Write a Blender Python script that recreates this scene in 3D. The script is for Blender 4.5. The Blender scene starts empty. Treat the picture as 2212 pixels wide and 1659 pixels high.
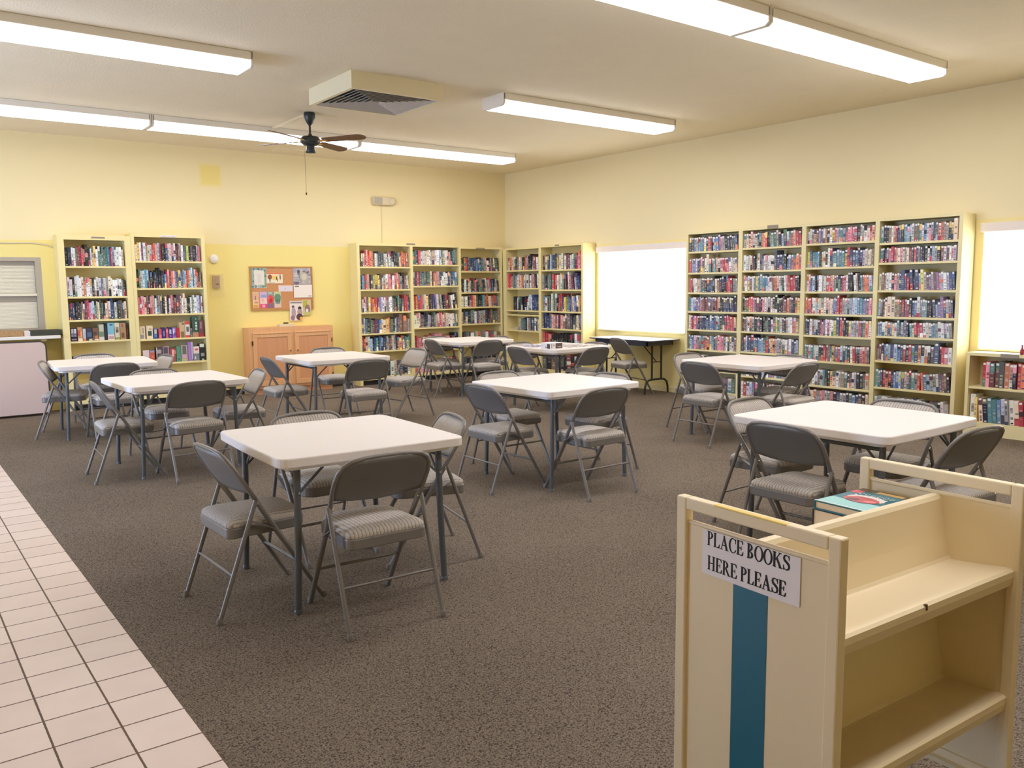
import bpy, math, random
from mathutils import Vector, Matrix
random.seed(7)
SC = bpy.context.scene
COL = SC.collection
R = math.radians

# ------------------------------------------------------------------ helpers
def lin(c):
    f = lambda v: v/12.92 if v <= .04045 else ((v+.055)/1.055)**2.4
    return tuple(f(x/255.) for x in c)

class MB:
    """collects verts / faces (with material slot and colour per face)"""
    def __init__(s): s.v=[]; s.f=[]; s.m=[]; s.c=[]; s.smooth=[]
    def add(s, vs, fs, m=0, c=None, sm=False):
        o=len(s.v); s.v+= [tuple(p) for p in vs]
        for f in fs:
            s.f.append([i+o for i in f]); s.m.append(m); s.c.append(c); s.smooth.append(sm)
        return s
    def box(s, x0,x1,y0,y1,z0,z1, m=0, c=None):
        vs=[(x0,y0,z0),(x1,y0,z0),(x1,y1,z0),(x0,y1,z0),(x0,y0,z1),(x1,y0,z1),(x1,y1,z1),(x0,y1,z1)]
        return s.add(vs,[(3,2,1,0),(4,5,6,7),(0,1,5,4),(1,2,6,5),(2,3,7,6),(3,0,4,7)],m,c)
    def obox(s, P, U, V, W, m=0, c=None):
        """box spanned by three vectors from corner P"""
        P,U,V,W=map(Vector,(P,U,V,W))
        vs=[P,P+U,P+U+V,P+V,P+W,P+U+W,P+U+V+W,P+V+W]
        return s.add(vs,[(3,2,1,0),(4,5,6,7),(0,1,5,4),(1,2,6,5),(2,3,7,6),(3,0,4,7)],m,c)
    def bar(s, a, b, w, t, up=(0,0,1), m=0):
        a,b=Vector(a),Vector(b); d=(b-a).normalized(); side=d.cross(Vector(up)).normalized(); u=side.cross(d)
        return s.obox(a-side*w/2-u*t/2, side*w, u*t, b-a, m)
    def tube(s, path, r, n=8, m=0, cap=True, closed=False):
        P=[Vector(p) for p in path]; k=len(P); rings=[]
        rr=r if isinstance(r,(list,tuple)) else [r]*k
        prev=None; vs=[]
        for i,p in enumerate(P):
            a=P[i-1] if i>0 else (P[-1] if closed else P[0]); b=P[i+1] if i<k-1 else (P[0] if closed else P[-1])
            d=(b-a).normalized()
            if prev is None:
                ref=Vector((0,0,1)) if abs(d.z)<.9 else Vector((1,0,0)); prev=d.cross(ref).normalized()
            prev=(prev-d*prev.dot(d)).normalized(); q=d.cross(prev)
            for j in range(n):
                t=2*math.pi*j/n; vs.append(p+(prev*math.cos(t)+q*math.sin(t))*rr[i])
        fs=[]
        for i in range(k-1 if not closed else k):
            i2=(i+1)%k
            for j in range(n): fs.append((i*n+j,i*n+(j+1)%n,i2*n+(j+1)%n,i2*n+j))
        s.add(vs,fs,m,None,True)
        if cap and not closed:
            s.add(vs[:n],[tuple(range(n))[::-1]],m); s.add(vs[-n:],[tuple(range(n))],m)
        return s
    def lathe(s, prof, n=20, m=0, at=(0,0,0), axis='z'):
        vs=[]; k=len(prof)
        for r,z in prof:
            for j in range(n):
                t=2*math.pi*j/n; p=(r*math.cos(t),r*math.sin(t),z)
                if axis=='y': p=(p[0],p[2],p[1])
                if axis=='x': p=(p[2],p[0],p[1])
                vs.append((p[0]+at[0],p[1]+at[1],p[2]+at[2]))
        fs=[(i*n+j,i*n+(j+1)%n,(i+1)*n+(j+1)%n,(i+1)*n+j) for i in range(k-1) for j in range(n)]
        s.add(vs,fs,m,None,True)
        s.add(vs[:n],[tuple(range(n))[::-1]],m); s.add(vs[-n:],[tuple(range(n))],m)
        return s
    def prism(s, pts, z0, z1, m=0, M=None, c=None):
        """polygon pts (x,y) extruded along z, optional matrix"""
        n=len(pts); vs=[(x,y,z0) for x,y in pts]+[(x,y,z1) for x,y in pts]
        if M is not None: vs=[M@Vector(p) for p in vs]
        fs=[tuple(range(n))[::-1],tuple(range(n,2*n))]+[(i,(i+1)%n,n+(i+1)%n,n+i) for i in range(n)]
        return s.add(vs,fs,m,c)
    def build(s, name, mats, parent=None, loc=(0,0,0), rz=0, mesh_only=False):
        me=bpy.data.meshes.new(name); me.from_pydata(s.v,[],s.f)
        mats=mats if isinstance(mats,(list,tuple)) else [mats]
        for mt in mats: me.materials.append(mt)
        me.polygons.foreach_set('material_index',s.m); me.polygons.foreach_set('use_smooth',s.smooth)
        if any(c is not None for c in s.c):
            at=me.color_attributes.new('col','FLOAT_COLOR','CORNER'); i=0
            dat=[]
            for f,c in zip(s.f,s.c):
                c=c or (.5,.5,.5); dat+= [c[0],c[1],c[2],1.]*len(f)
            at.data.foreach_set('color',dat)
        me.update()
        if mesh_only: return me
        return link(bpy.data.objects.new(name,me),parent,loc,rz)

def link(o,parent=None,loc=(0,0,0),rz=0):
    COL.objects.link(o); o.location=loc; o.rotation_euler=(0,0,rz)
    if parent is not None: o.parent=parent
    return o
def fix_normals(o):
    import bmesh
    bm=bmesh.new(); bm.from_mesh(o.data); bmesh.ops.remove_doubles(bm,verts=bm.verts,dist=1e-6)
    bmesh.ops.recalc_face_normals(bm,faces=bm.faces); bm.to_mesh(o.data); bm.free(); return o
def tag(o,label=None,cat=None,group=None,kind=None):
    if label: o['label']=label
    if cat: o['category']=cat
    if group: o['group']=group
    if kind: o['kind']=kind
    return o
def thing(name,label,cat,loc=(0,0,0),rz=0,group=None):
    o=bpy.data.objects.new(name,None); o.empty_display_size=.1; link(o,None,loc,rz); return tag(o,label,cat,group)
def struct(name,mb,mats,parent=None,loc=(0,0,0),rz=0):
    o=mb.build(name,mats,parent,loc,rz)
    if parent is None: o['kind']='structure'
    return o
def bevel(o,w,seg=2,ang=40):
    b=o.modifiers.new('bev','BEVEL'); b.width=w; b.segments=seg; b.limit_method='ANGLE'; b.angle_limit=R(ang)
    b.harden_normals=False
    return o
def copy_tree(o,parent=None):
    c=o.copy(); COL.objects.link(c)
    if parent is not None: c.parent=parent
    for ch in o.children: copy_tree(ch,c)
    return c
def rrect(w,h,r,n=5,cx=0,cy=0):
    pts=[]
    for sx,sy,a0 in ((1,1,0),(-1,1,90),(-1,-1,180),(1,-1,270)):
        for i in range(n+1):
            a=R(a0+90*i/n); pts.append((cx+sx*(w/2-r)+r*math.cos(a),cy+sy*(h/2-r)+r*math.sin(a)))
    return pts

# ------------------------------------------------------------------ materials
def mat(name,rgb,rough=.5,metal=0.,noise=0.,nscale=20,bump=0.,bscale=60,spec=.5,emit=0.,ecol=None):
    m=bpy.data.materials.new(name); m.use_nodes=True; nt=m.node_tree; b=nt.nodes['Principled BSDF']
    c=lin(rgb); b.inputs['Base Color'].default_value=(*c,1); b.inputs['Roughness'].default_value=rough
    b.inputs['Metallic'].default_value=metal; b.inputs['Specular IOR Level'].default_value=spec
    tc=None
    if noise or bump:
        tc=nt.nodes.new('ShaderNodeTexCoord')
    if noise:
        n=nt.nodes.new('ShaderNodeTexNoise'); n.inputs['Scale'].default_value=nscale; n.inputs['Detail'].default_value=4
        nt.links.new(tc.outputs['Object'],n.inputs['Vector'])
        mx=nt.nodes.new('ShaderNodeMix'); mx.data_type='RGBA'
        mx.inputs[6].default_value=(*[x*(1-noise) for x in c],1); mx.inputs[7].default_value=(*[min(1,x*(1+noise)) for x in c],1)
        nt.links.new(n.outputs['Fac'],mx.inputs[0]); nt.links.new(mx.outputs[2],b.inputs['Base Color'])
    if bump:
        n=nt.nodes.new('ShaderNodeTexNoise'); n.inputs['Scale'].default_value=bscale; n.inputs['Detail'].default_value=3
        nt.links.new(tc.outputs['Object'],n.inputs['Vector'])
        bp=nt.nodes.new('ShaderNodeBump'); bp.inputs['Strength'].default_value=bump; bp.inputs['Distance'].default_value=.01
        nt.links.new(n.outputs['Fac'],bp.inputs['Height']); nt.links.new(bp.outputs['Normal'],b.inputs['Normal'])
    if emit:
        b.inputs['Emission Color'].default_value=(*(ecol or (1,1,1)),1); b.inputs['Emission Strength'].default_value=emit
    return m

def nodes_of(name,rough=.8,spec=.3):
    m=bpy.data.materials.new(name); m.use_nodes=True; nt=m.node_tree; b=nt.nodes['Principled BSDF']
    b.inputs['Roughness'].default_value=rough; b.inputs['Specular IOR Level'].default_value=spec
    return m,nt,b
def ramp(nt,stops,interp='LINEAR'):
    r=nt.nodes.new('ShaderNodeValToRGB'); e=r.color_ramp.elements; r.color_ramp.interpolation=interp
    while len(e)<len(stops): e.new(.5)
    for k,(p,c) in zip(e,stops): k.position=p; k.color=(*c,1)
    return r
def math_n(nt,op,a,b=None):
    n=nt.nodes.new('ShaderNodeMath'); n.operation=op
    for i,x in enumerate((a,b)):
        if x is None: continue
        if isinstance(x,(int,float)): n.inputs[i].default_value=x
        else: nt.links.new(x,n.inputs[i])
    return n.outputs[0]

# wall paint: pale cream above the 2.09 m line, yellow below, a touched-up patch high on the back wall
UP=(242,225,175); LOW=(243,223,142); PATCH=(240,217,124)
def wall_mat(name,up=UP,low=LOW,patch=False):
    m,nt,b=nodes_of(name,.75,.25)
    g=nt.nodes.new('ShaderNodeNewGeometry'); sx=nt.nodes.new('ShaderNodeSeparateXYZ'); nt.links.new(g.outputs['Position'],sx.inputs[0])
    n=nt.nodes.new('ShaderNodeTexNoise'); n.inputs['Scale'].default_value=1.3; nt.links.new(g.outputs['Position'],n.inputs['Vector'])
    edge=math_n(nt,'ADD',sx.outputs['Z'],math_n(nt,'MULTIPLY',n.outputs['Fac'],.03))
    f=math_n(nt,'GREATER_THAN',edge,2.10)
    mx=nt.nodes.new('ShaderNodeMix'); mx.data_type='RGBA'; mx.inputs[6].default_value=(*lin(low),1); mx.inputs[7].default_value=(*lin(up),1)
    nt.links.new(f,mx.inputs[0]); out=mx.outputs[2]
    if patch:
        dx=math_n(nt,'ABSOLUTE',math_n(nt,'SUBTRACT',sx.outputs['X'],3.785)); dz=math_n(nt,'ABSOLUTE',math_n(nt,'SUBTRACT',sx.outputs['Z'],3.0))
        e=math_n(nt,'MAXIMUM',dx,dz)
        mr=nt.nodes.new('ShaderNodeMapRange'); mr.inputs[1].default_value=.17; mr.inputs[2].default_value=.11
        nt.links.new(e,mr.inputs[0])
        m2=nt.nodes.new('ShaderNodeMix'); m2.data_type='RGBA'; m2.inputs[7].default_value=(*lin(PATCH),1)
        nt.links.new(out,m2.inputs[6]); nt.links.new(math_n(nt,'MULTIPLY',mr.outputs[0],.8),m2.inputs[0]); out=m2.outputs[2]
    nt.links.new(out,b.inputs['Base Color'])
    n2=nt.nodes.new('ShaderNodeTexNoise'); n2.inputs['Scale'].default_value=90; nt.links.new(g.outputs['Position'],n2.inputs['Vector'])
    bp=nt.nodes.new('ShaderNodeBump'); bp.inputs['Strength'].default_value=.15; bp.inputs['Distance'].default_value=.004
    nt.links.new(n2.outputs['Fac'],bp.inputs['Height']); nt.links.new(bp.outputs['Normal'],b.inputs['Normal'])
    return m
M={}
M['wall']=wall_mat('wall_paint',patch=True)
M['wall_b']=wall_mat('wall_paint_right',up=(243,228,184),low=(242,226,162))
M['ceil']=mat('ceiling_paint',(240,227,198),.9,noise=.03,nscale=3,bump=.5,bscale=70,spec=.1)
# carpet
def carpet():
    m,nt,b=nodes_of('carpet_loop',.95,.08)
    g=nt.nodes.new('ShaderNodeNewGeometry')
    v=nt.nodes.new('ShaderNodeTexVoronoi'); v.inputs['Scale'].default_value=185; nt.links.new(g.outputs['Position'],v.inputs['Vector'])
    n=nt.nodes.new('ShaderNodeTexNoise'); n.inputs['Scale'].default_value=95; n.inputs['Detail'].default_value=5; n.inputs['Roughness'].default_value=.8
    nt.links.new(g.outputs['Position'],n.inputs['Vector'])
    n3=nt.nodes.new('ShaderNodeTexNoise'); n3.inputs['Scale'].default_value=1.5; nt.links.new(g.outputs['Position'],n3.inputs['Vector'])
    s=math_n(nt,'ADD',math_n(nt,'MULTIPLY',v.outputs['Distance'],-.55),n.outputs['Fac'])
    s=math_n(nt,'ADD',s,math_n(nt,'MULTIPLY',math_n(nt,'SUBTRACT',n3.outputs['Fac'],.5),.12))
    r=ramp(nt,[(.02,lin((76,67,58))),(.2,lin((122,109,95))),(.4,lin((145,131,115))),(.62,lin((178,163,145)))])
    nt.links.new(s,r.inputs[0]); nt.links.new(r.outputs[0],b.inputs['Base Color'])
    bp=nt.nodes.new('ShaderNodeBump'); bp.inputs['Strength'].default_value=.6; bp.inputs['Distance'].default_value=.006
    nt.links.new(s,bp.inputs['Height']); nt.links.new(bp.outputs['Normal'],b.inputs['Normal'])
    return m
M['carpet']=carpet()
# tiles
XT,Y0T,PT=.782,4.6543,.2083
def tiles():
    m,nt,b=nodes_of('ceramic_tile',.35,.4)
    g=nt.nodes.new('ShaderNodeNewGeometry'); sx=nt.nodes.new('ShaderNodeSeparateXYZ'); nt.links.new(g.outputs['Position'],sx.inputs[0])
    def fr(o,off):
        q=math_n(nt,'DIVIDE',math_n(nt,'SUBTRACT',o,off),PT); fl=math_n(nt,'FLOOR',q); f=math_n(nt,'SUBTRACT',q,fl)
        return math_n(nt,'MINIMUM',f,math_n(nt,'SUBTRACT',1.,f)),fl
    fx,ix=fr(sx.outputs['X'],XT); fy,iy=fr(sx.outputs['Y'],Y0T)
    d=math_n(nt,'MINIMUM',fx,fy)
    n0=nt.nodes.new('ShaderNodeTexNoise'); n0.inputs['Scale'].default_value=60; nt.links.new(g.outputs['Position'],n0.inputs['Vector'])
    d=math_n(nt,'ADD',d,math_n(nt,'MULTIPLY',math_n(nt,'SUBTRACT',n0.outputs['Fac'],.5),.012))
    grout=math_n(nt,'LESS_THAN',d,.017)
    cmb=nt.nodes.new('ShaderNodeCombineXYZ'); nt.links.new(ix,cmb.inputs[0]); nt.links.new(iy,cmb.inputs[1])
    wn=nt.nodes.new('ShaderNodeTexWhiteNoise'); nt.links.new(cmb.outputs[0],wn.inputs['Vector'])
    n=nt.nodes.new('ShaderNodeTexNoise'); n.inputs['Scale'].default_value=6; nt.links.new(g.outputs['Position'],n.inputs['Vector'])
    s=math_n(nt,'ADD',math_n(nt,'MULTIPLY',wn.outputs['Value'],.4),math_n(nt,'MULTIPLY',n.outputs['Fac'],.6))
    r=ramp(nt,[(.2,lin((222,200,186))),(.8,lin((234,214,200)))]); nt.links.new(s,r.inputs[0])
    mx=nt.nodes.new('ShaderNodeMix'); mx.data_type='RGBA'; mx.inputs[7].default_value=(*lin((110,88,74)),1)
    nt.links.new(grout,mx.inputs[0]); nt.links.new(r.outputs[0],mx.inputs[6]); nt.links.new(mx.outputs[2],b.inputs['Base Color'])
    bp=nt.nodes.new('ShaderNodeBump'); bp.inputs['Strength'].default_value=.5; bp.inputs['Distance'].default_value=.003; bp.invert=True
    nt.links.new(grout,bp.inputs['Height']); nt.links.new(bp.outputs['Normal'],b.inputs['Normal'])
    rr=math_n(nt,'ADD',.32,math_n(nt,'MULTIPLY',grout,.5)); nt.links.new(rr,b.inputs['Roughness'])
    return m
M['tile']=tiles()
M['shelf']=mat('bookcase_cream_paint',(240,223,160),.55,noise=.03,nscale=5)
M['shelf_b']=mat('bookcase_ivory_paint',(238,225,174),.55,noise=.03,nscale=5)
M['kick']=mat('toe_kick_dark',(46,42,38),.7)
M['plate']=mat('label_plate',(150,140,122),.5,noise=.1,nscale=60)
M['white']=mat('white_plastic',(244,240,236),.4,noise=.015,nscale=8)
M['tabletop']=mat('table_white_resin',(238,230,224),.45,noise=.012,nscale=4,bump=.08,bscale=160)
M['leg']=mat('table_leg_charcoal',(92,95,98),.4,.1,noise=.12,nscale=30)
M['steel']=mat('chair_grey_enamel',(128,123,118),.38,.2,noise=.06,nscale=14)
M['shell']=mat('chair_back_enamel',(116,114,112),.42,.15,noise=.05,nscale=14)
M['cap']=mat('foot_cap_rubber',(126,120,112),.6)
M['bolt']=mat('steel_bolt',(210,208,200),.25,.9)
def fabric():
    m,nt,b=nodes_of('striped_seat_fabric',.9,.1)
    tc=nt.nodes.new('ShaderNodeTexCoord'); sx=nt.nodes.new('ShaderNodeSeparateXYZ'); nt.links.new(tc.outputs['Object'],sx.inputs[0])
    n=nt.nodes.new('ShaderNodeTexNoise'); n.inputs['Scale'].default_value=55; n.inputs['Detail'].default_value=2; nt.links.new(tc.outputs['Object'],n.inputs['Vector'])
    x=math_n(nt,'ADD',sx.outputs['X'],math_n(nt,'MULTIPLY',math_n(nt,'SUBTRACT',n.outputs['Fac'],.5),.012))
    w=math_n(nt,'SINE',math_n(nt,'MULTIPLY',x,2*math.pi/.0172))
    n2=nt.nodes.new('ShaderNodeTexNoise'); n2.inputs['Scale'].default_value=240; nt.links.new(tc.outputs['Object'],n2.inputs['Vector'])
    s=math_n(nt,'ADD',math_n(nt,'MULTIPLY_ADD',w,.5),math_n(nt,'MULTIPLY',math_n(nt,'SUBTRACT',n2.outputs['Fac'],.5),.5))
    s=math_n(nt,'ADD',s,.5)
    r=ramp(nt,[(.15,lin((74,72,74))),(.45,lin((132,127,123))),(.76,lin((198,189,179)))])
    nt.links.new(s,r.inputs[0]); nt.links.new(r.outputs[0],b.inputs['Base Color'])
    bp=nt.nodes.new('ShaderNodeBump'); bp.inputs['Strength'].default_value=.35; bp.inputs['Distance'].default_value=.003
    nt.links.new(s,bp.inputs['Height']); nt.links.new(bp.outputs['Normal'],b.inputs['Normal'])
    return m
M['fabric']=fabric()
M['cart']=mat('cart_putty_enamel',(238,220,182),.38,noise=.03,nscale=4,spec=.5)
M['stripe']=mat('teal_stripe_vinyl',(28,104,128),.4,noise=.04,nscale=8)
M['yellow']=mat('yellow_scuff',(238,208,110),.5,noise=.12,nscale=60)
M['paper']=mat('paper_white',(240,234,236),.8)
M['ink']=mat('black_ink',(18,16,16),.7)
M['rust']=mat('chip_rust',(96,66,30),.8)
M['fixture']=mat('fixture_white',(240,232,216),.5)
M['lens']=mat('lit_fluorescent_lens',(255,252,244),.4,emit=18.5,ecol=(.97,.965,1.03))
M['lens_dim']=mat('lit_lens_dimmed',(255,252,244),.4,emit=14.0,ecol=(.97,.965,1.03))  # weaker emission for the left-hand fixtures, so wall and ceiling darken there
M['lens_side']=mat('lit_lens_side',(255,252,244),.4,emit=2.6,ecol=(.97,.965,1.03))
M['fan_dark']=mat('fan_graphite',(60,66,68),.35,.4)
M['fan_rod']=mat('fan_brown_rod',(72,58,40),.4,.3)
M['vent_box']=mat('vent_box_paint',(236,224,186),.7,noise=.03,nscale=6)
M['vent_metal']=mat('vent_metal',(196,190,182),.5,.2)
M['vent_dark']=mat('vent_dark_void',(48,46,42),.8)
def wood(name,a,bb,sc=6,axis=2,rough=.45):
    m,nt,b=nodes_of(name,rough,.35)
    tc=nt.nodes.new('ShaderNodeTexCoord'); mp=nt.nodes.new('ShaderNodeMapping'); s=[sc*6]*3; s[axis]=sc*.6; mp.inputs['Scale'].default_value=s
    nt.links.new(tc.outputs['Object'],mp.inputs[0]); n=nt.nodes.new('ShaderNodeTexNoise'); n.inputs['Detail'].default_value=5; n.inputs['Scale'].default_value=1.2
    n.inputs['Distortion'].default_value=.6
    nt.links.new(mp.outputs[0],n.inputs['Vector']); r=ramp(nt,[(.3,lin(a)),(.7,lin(bb))]); nt.links.new(n.outputs['Fac'],r.inputs[0]); nt.links.new(r.outputs[0],b.inputs['Base Color'])
    return m
M['oak']=wood('oak_veneer',(224,168,116),(232,180,128),5)
M['oak_panel']=wood('oak_panel',(214,152,106),(220,160,114),4)
M['blade']=wood('blade_walnut',(92,62,44),(124,86,62),6,0)
M['brass']=mat('brass',(206,168,100),.3,.8)
M['hinge']=mat('hinge_dark',(84,58,36),.4,.6)
M['cork']=mat('cork_board',(206,146,96),.9,noise=.12,nscale=60,bump=.2,bscale=120)
M['cork_frame']=wood('cork_frame_wood',(176,128,70),(196,148,88),8,0)
M['grey_frame']=mat('window_grey_frame',(182,170,150),.5)
M['blind']=mat('blind_slat',(236,226,200),.6)
M['glass']=mat('window_glass_dim',(150,142,128),.15)
M['shade']=mat('sunlit_window_shade',(255,255,255),.8,emit=6.0,ecol=(1.,.995,.96))
M['valance']=mat('valance_white',(240,228,220),.7)
M['cord']=mat('cord_white',(224,216,206),.6)
M['counter']=mat('counter_white',(236,230,220),.4)
M['panel_pink']=mat('panel_blush',(210,186,174),.6,noise=.02,nscale=5)
M['panel_edge']=mat('panel_edge_dark',(58,48,42),.6)
M['darkbox']=mat('dark_green_box',(58,58,46),.6)
M['wicker']=mat('wicker_tan',(176,140,96),.85,noise=.5,nscale=90,bump=.8,bscale=90)
M['t10top']=mat('folding_table_laminate',(214,222,224),.22,noise=.03,nscale=6,spec=.7)
M['t10edge']=mat('folding_table_navy_edge',(52,58,80),.5)
M['black']=mat('black_metal',(52,48,46),.45,.3)
M['cream_plastic']=mat('cream_plastic',(222,206,170),.5)
M['thermo']=mat('thermostat_taupe',(176,142,106),.5)
M['card']=mat('brown_card',(140,104,72),.8,noise=.08)
def clear():
    m,nt,b=nodes_of('clear_cover',.08,.5); b.inputs['Base Color'].default_value=(.86,.82,.62,1); b.inputs['Transmission Weight'].default_value=.0
    tr=nt.nodes.new('ShaderNodeBsdfTransparent'); mx=nt.nodes.new('ShaderNodeMixShader'); mx.inputs[0].default_value=.13
    out=nt.nodes['Material Output']; nt.links.new(tr.outputs[0],mx.inputs[1]); nt.links.new(b.outputs[0],mx.inputs[2]); nt.links.new(mx.outputs[0],out.inputs[0]); return m
M['clear']=clear()
def vcol(name,rough=.5):
    m,nt,b=nodes_of(name,rough,.4); a=nt.nodes.new('ShaderNodeAttribute'); a.attribute_name='col'
    nt.links.new(a.outputs['Color'],b.inputs['Base Color']); return m
M['print']=vcol('printed_cover',.45)
M['matteprint']=vcol('printed_paper',.75)

# ------------------------------------------------------------------ camera
CH=1.487; FPX=1820.27
yaw,pit,rol=R(37.108),R(6.667),R(-.55)
fw=Vector((math.sin(yaw)*math.cos(pit),math.cos(yaw)*math.cos(pit),-math.sin(pit)))
rt=Vector((math.cos(yaw),-math.sin(yaw),0)); up=rt.cross(fw)
r2=rt*math.cos(rol)+up*math.sin(rol); u2=-rt*math.sin(rol)+up*math.cos(rol)
cam=bpy.data.cameras.new('camera'); co=bpy.data.objects.new('camera',cam); COL.objects.link(co)
m3=Matrix((r2,u2,-fw)).transposed(); co.matrix_world=Matrix.Translation((0,0,CH))@m3.to_4x4()
cam.sensor_width=36; cam.lens=36*FPX/2212; cam.clip_start=.05; cam.clip_end=100
SC.camera=co
CAMP=Vector((0,0,CH))
def project(P):
    d=Vector(P)-CAMP; z=d.dot(fw); return 1106+FPX*d.dot(r2)/z, 829.5-FPX*d.dot(u2)/z, z

# ------------------------------------------------------------------ room shell
XB,YA=8.48,11.45            # bookcase fronts
XW,YW,ZC=8.74,11.70,3.36    # right wall, back wall, ceiling
XL,YF=-3.6,-3.2
struct('floor',MB().box(XT,XW+.2,YF-.2,YW+.2,-.06,0),M['carpet'])
struct('floor_tile',MB().box(XL-.2,XT,YF-.2,YW+.2,-.06,0),M['tile'])
struct('ceiling',MB().box(XL-.2,XW+.2,YF-.2,YW+.2,ZC,ZC+.1),M['ceil'])
def wall_with_holes(u0,u1,z1,holes,mk):
    us=sorted({u0,u1,*[h[0] for h in holes],*[h[1] for h in holes]})
    for a,b in zip(us,us[1:]):
        hs=[h for h in holes if h[0]<=a+1e-6 and h[1]>=b-1e-6]
        if not hs: mk(a,b,0,z1)
        else: mk(a,b,0,hs[0][2]); mk(a,b,hs[0][3],z1)
W1=(7.67,9.375,.82,1.99); W2=(1.9,3.87,.82,1.99); W3=(.72,1.69,1.0,1.88)
mb=MB(); wall_with_holes(YF-.2,YW+.2,ZC,[W1,W2],lambda a,b,z0,z1: mb.box(XW,XW+.14,a,b,z0,z1)); struct('wall_right',mb,M['wall_b'])
mb=MB(); wall_with_holes(XL-.2,XW,ZC,[W3],lambda a,b,z0,z1: mb.box(a,b,YW,YW+.14,z0,z1)); struct('wall_back',mb,M['wall'])
struct('wall_front',MB().box(XL-.2,XW,YF-.14,YF,0,ZC),M['wall'])
WL=(6.2,9.2,.35,2.0)
mb=MB(); wall_with_holes(YF,YW,ZC,[WL],lambda a,b,z0,z1: mb.box(XL-.14,XL,a,b,z0,z1)); struct('wall_left',mb,M['wall'])
struct('baseboard_right',MB().box(XW-.012,XW,9.43,7.44,0,.07).box(XW-.012,XW,-3.2,1.9,0,.07),M['shelf_b'])
struct('baseboard_back',MB().box(3.60,4.11,YW-.012,YW,0,.08).box(5.39,5.79,YW-.012,YW,0,.08),M['kick'])

# windows on the right wall with drawn white shades
def window_right(n,W,lab):
    y0,y1,z0,z1=W
    w=bpy.data.objects.new('window_%d'%n,None); link(w,None,(XW,(y0+y1)/2,z0)); w['kind']='structure'
    hw=(y1-y0)/2; H=z1-z0
    fr=MB()
    for a,b,c,d in ((-hw,-hw+.03,0,H),(hw-.03,hw,0,H),(-hw+.03,hw-.03,0,.03),(-hw+.03,hw-.03,H-.03,H),(-.015,.015,.03,H-.03)): fr.box(.09,.13,a,b,c,d)
    fr.build('window_frame',M['shelf_b'],w)
    MB().box(.105,.112,-hw+.03,hw-.03,.03,H-.03).build('pane',M['shade'],w)
    MB().box(-.02,.09,-hw,hw,-.012,.004).build('sill',M['shelf_b'],w)
    t=thing('window_shade',lab,'window shade',(XW,(y0+y1)/2,z1))
    sh=MB()
    for k in range(9):     # light cloth with faint ladder tapes
        a=-hw+.004+(2*hw-.008)*k/9; b=-hw+.004+(2*hw-.008)*(k+1)/9
        sh.box(.02,.028,a,b-.002,-H+.004,.06)
    sh.build('shade_cloth',M['shade'],t)
    v=MB().box(-.045,.03,-hw-.05 if n==1 else -hw-.03,hw+.02,-.03,.058); bevel(v.build('valance',M['valance'],t),.008)
    MB().tube([(-.004,-hw+.18,-.03),(-.004,-hw+.181,-.33)],.0022,6).build('pull_cord',M['cord'],t)
window_right(1,W1,'bright white shade drawn over the window above the dark folding table')
window_right(2,W2,'bright white shade drawn over the window above the low bookcase')
# window 3 on the back wall, venetian blinds
w=bpy.data.objects.new('window_3',None); link(w,None,((W3[0]+W3[1])/2,YW,W3[2])); w['kind']='structure'
hw=(W3[1]-W3[0])/2; H=W3[3]-W3[2]
fr=MB()
for a,b,c,d in ((-hw,-hw+.065,0,H),(hw-.065,hw,0,H),(-hw+.065,hw-.065,0,.03),(-hw+.065,hw-.065,H-.045,H)): fr.box(a,b,.0,.06,c,d)
fr.build('window_frame',M['grey_frame'],w)
MB().box(-hw+.06,hw-.06,.005,.055,H*.475,H*.475+.028).build('meeting_rail',M['blind'],w)
MB().box(-hw,hw,.10,.11,0,H).build('pane',M['glass'],w)
t=thing('venetian_blind','cream slatted blind closed over the grey-framed window','window blind',((W3[0]+W3[1])/2,YW+.06,W3[2]))
sl=MB()
for half in ((.03,H*.475-.075),(H*.475+.03,H-.10)):
    z=half[0]
    while z<half[1]:
        sl.obox((-hw+.066,.008,z),(2*hw-.132,0,0),(0,.009,.0172),(0,-.0016,.0008)); z+=.0165
sl.build('slats',M['blind'],t)
MB().box(-hw+.066,hw-.066,.004,.03,H*.475-.07,H*.475-.001).box(-hw+.066,hw-.066,.004,.03,H-.095,H-.046).build('head_rail',M['grey_frame'],t)
# daylit window in the left wall (out of frame, the cool light on the table edges)
w=bpy.data.objects.new('window_4',None); link(w,None,(XL,(WL[0]+WL[1])/2,WL[2])); w['kind']='structure'
hy=(WL[1]-WL[0])/2; H=WL[3]-WL[2]; fr=MB()
for a,b,c,d in ((-hy,-hy+.05,0,H),(hy-.05,hy,0,H),(-hy+.05,hy-.05,0,.05),(-hy+.05,hy-.05,H-.05,H),(-.02,.02,.05,H-.05)): fr.box(-.1,-.05,a,b,c,d)
fr.build('window_frame',M['white'],w)
M['daypane']=mat('daylit_pane',(235,240,255),.4,emit=26.,ecol=(.38,.58,1.))
MB().box(-.09,-.08,-hy+.04,hy-.04,.04,H-.04).build('pane',M['daypane'],w)

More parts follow.
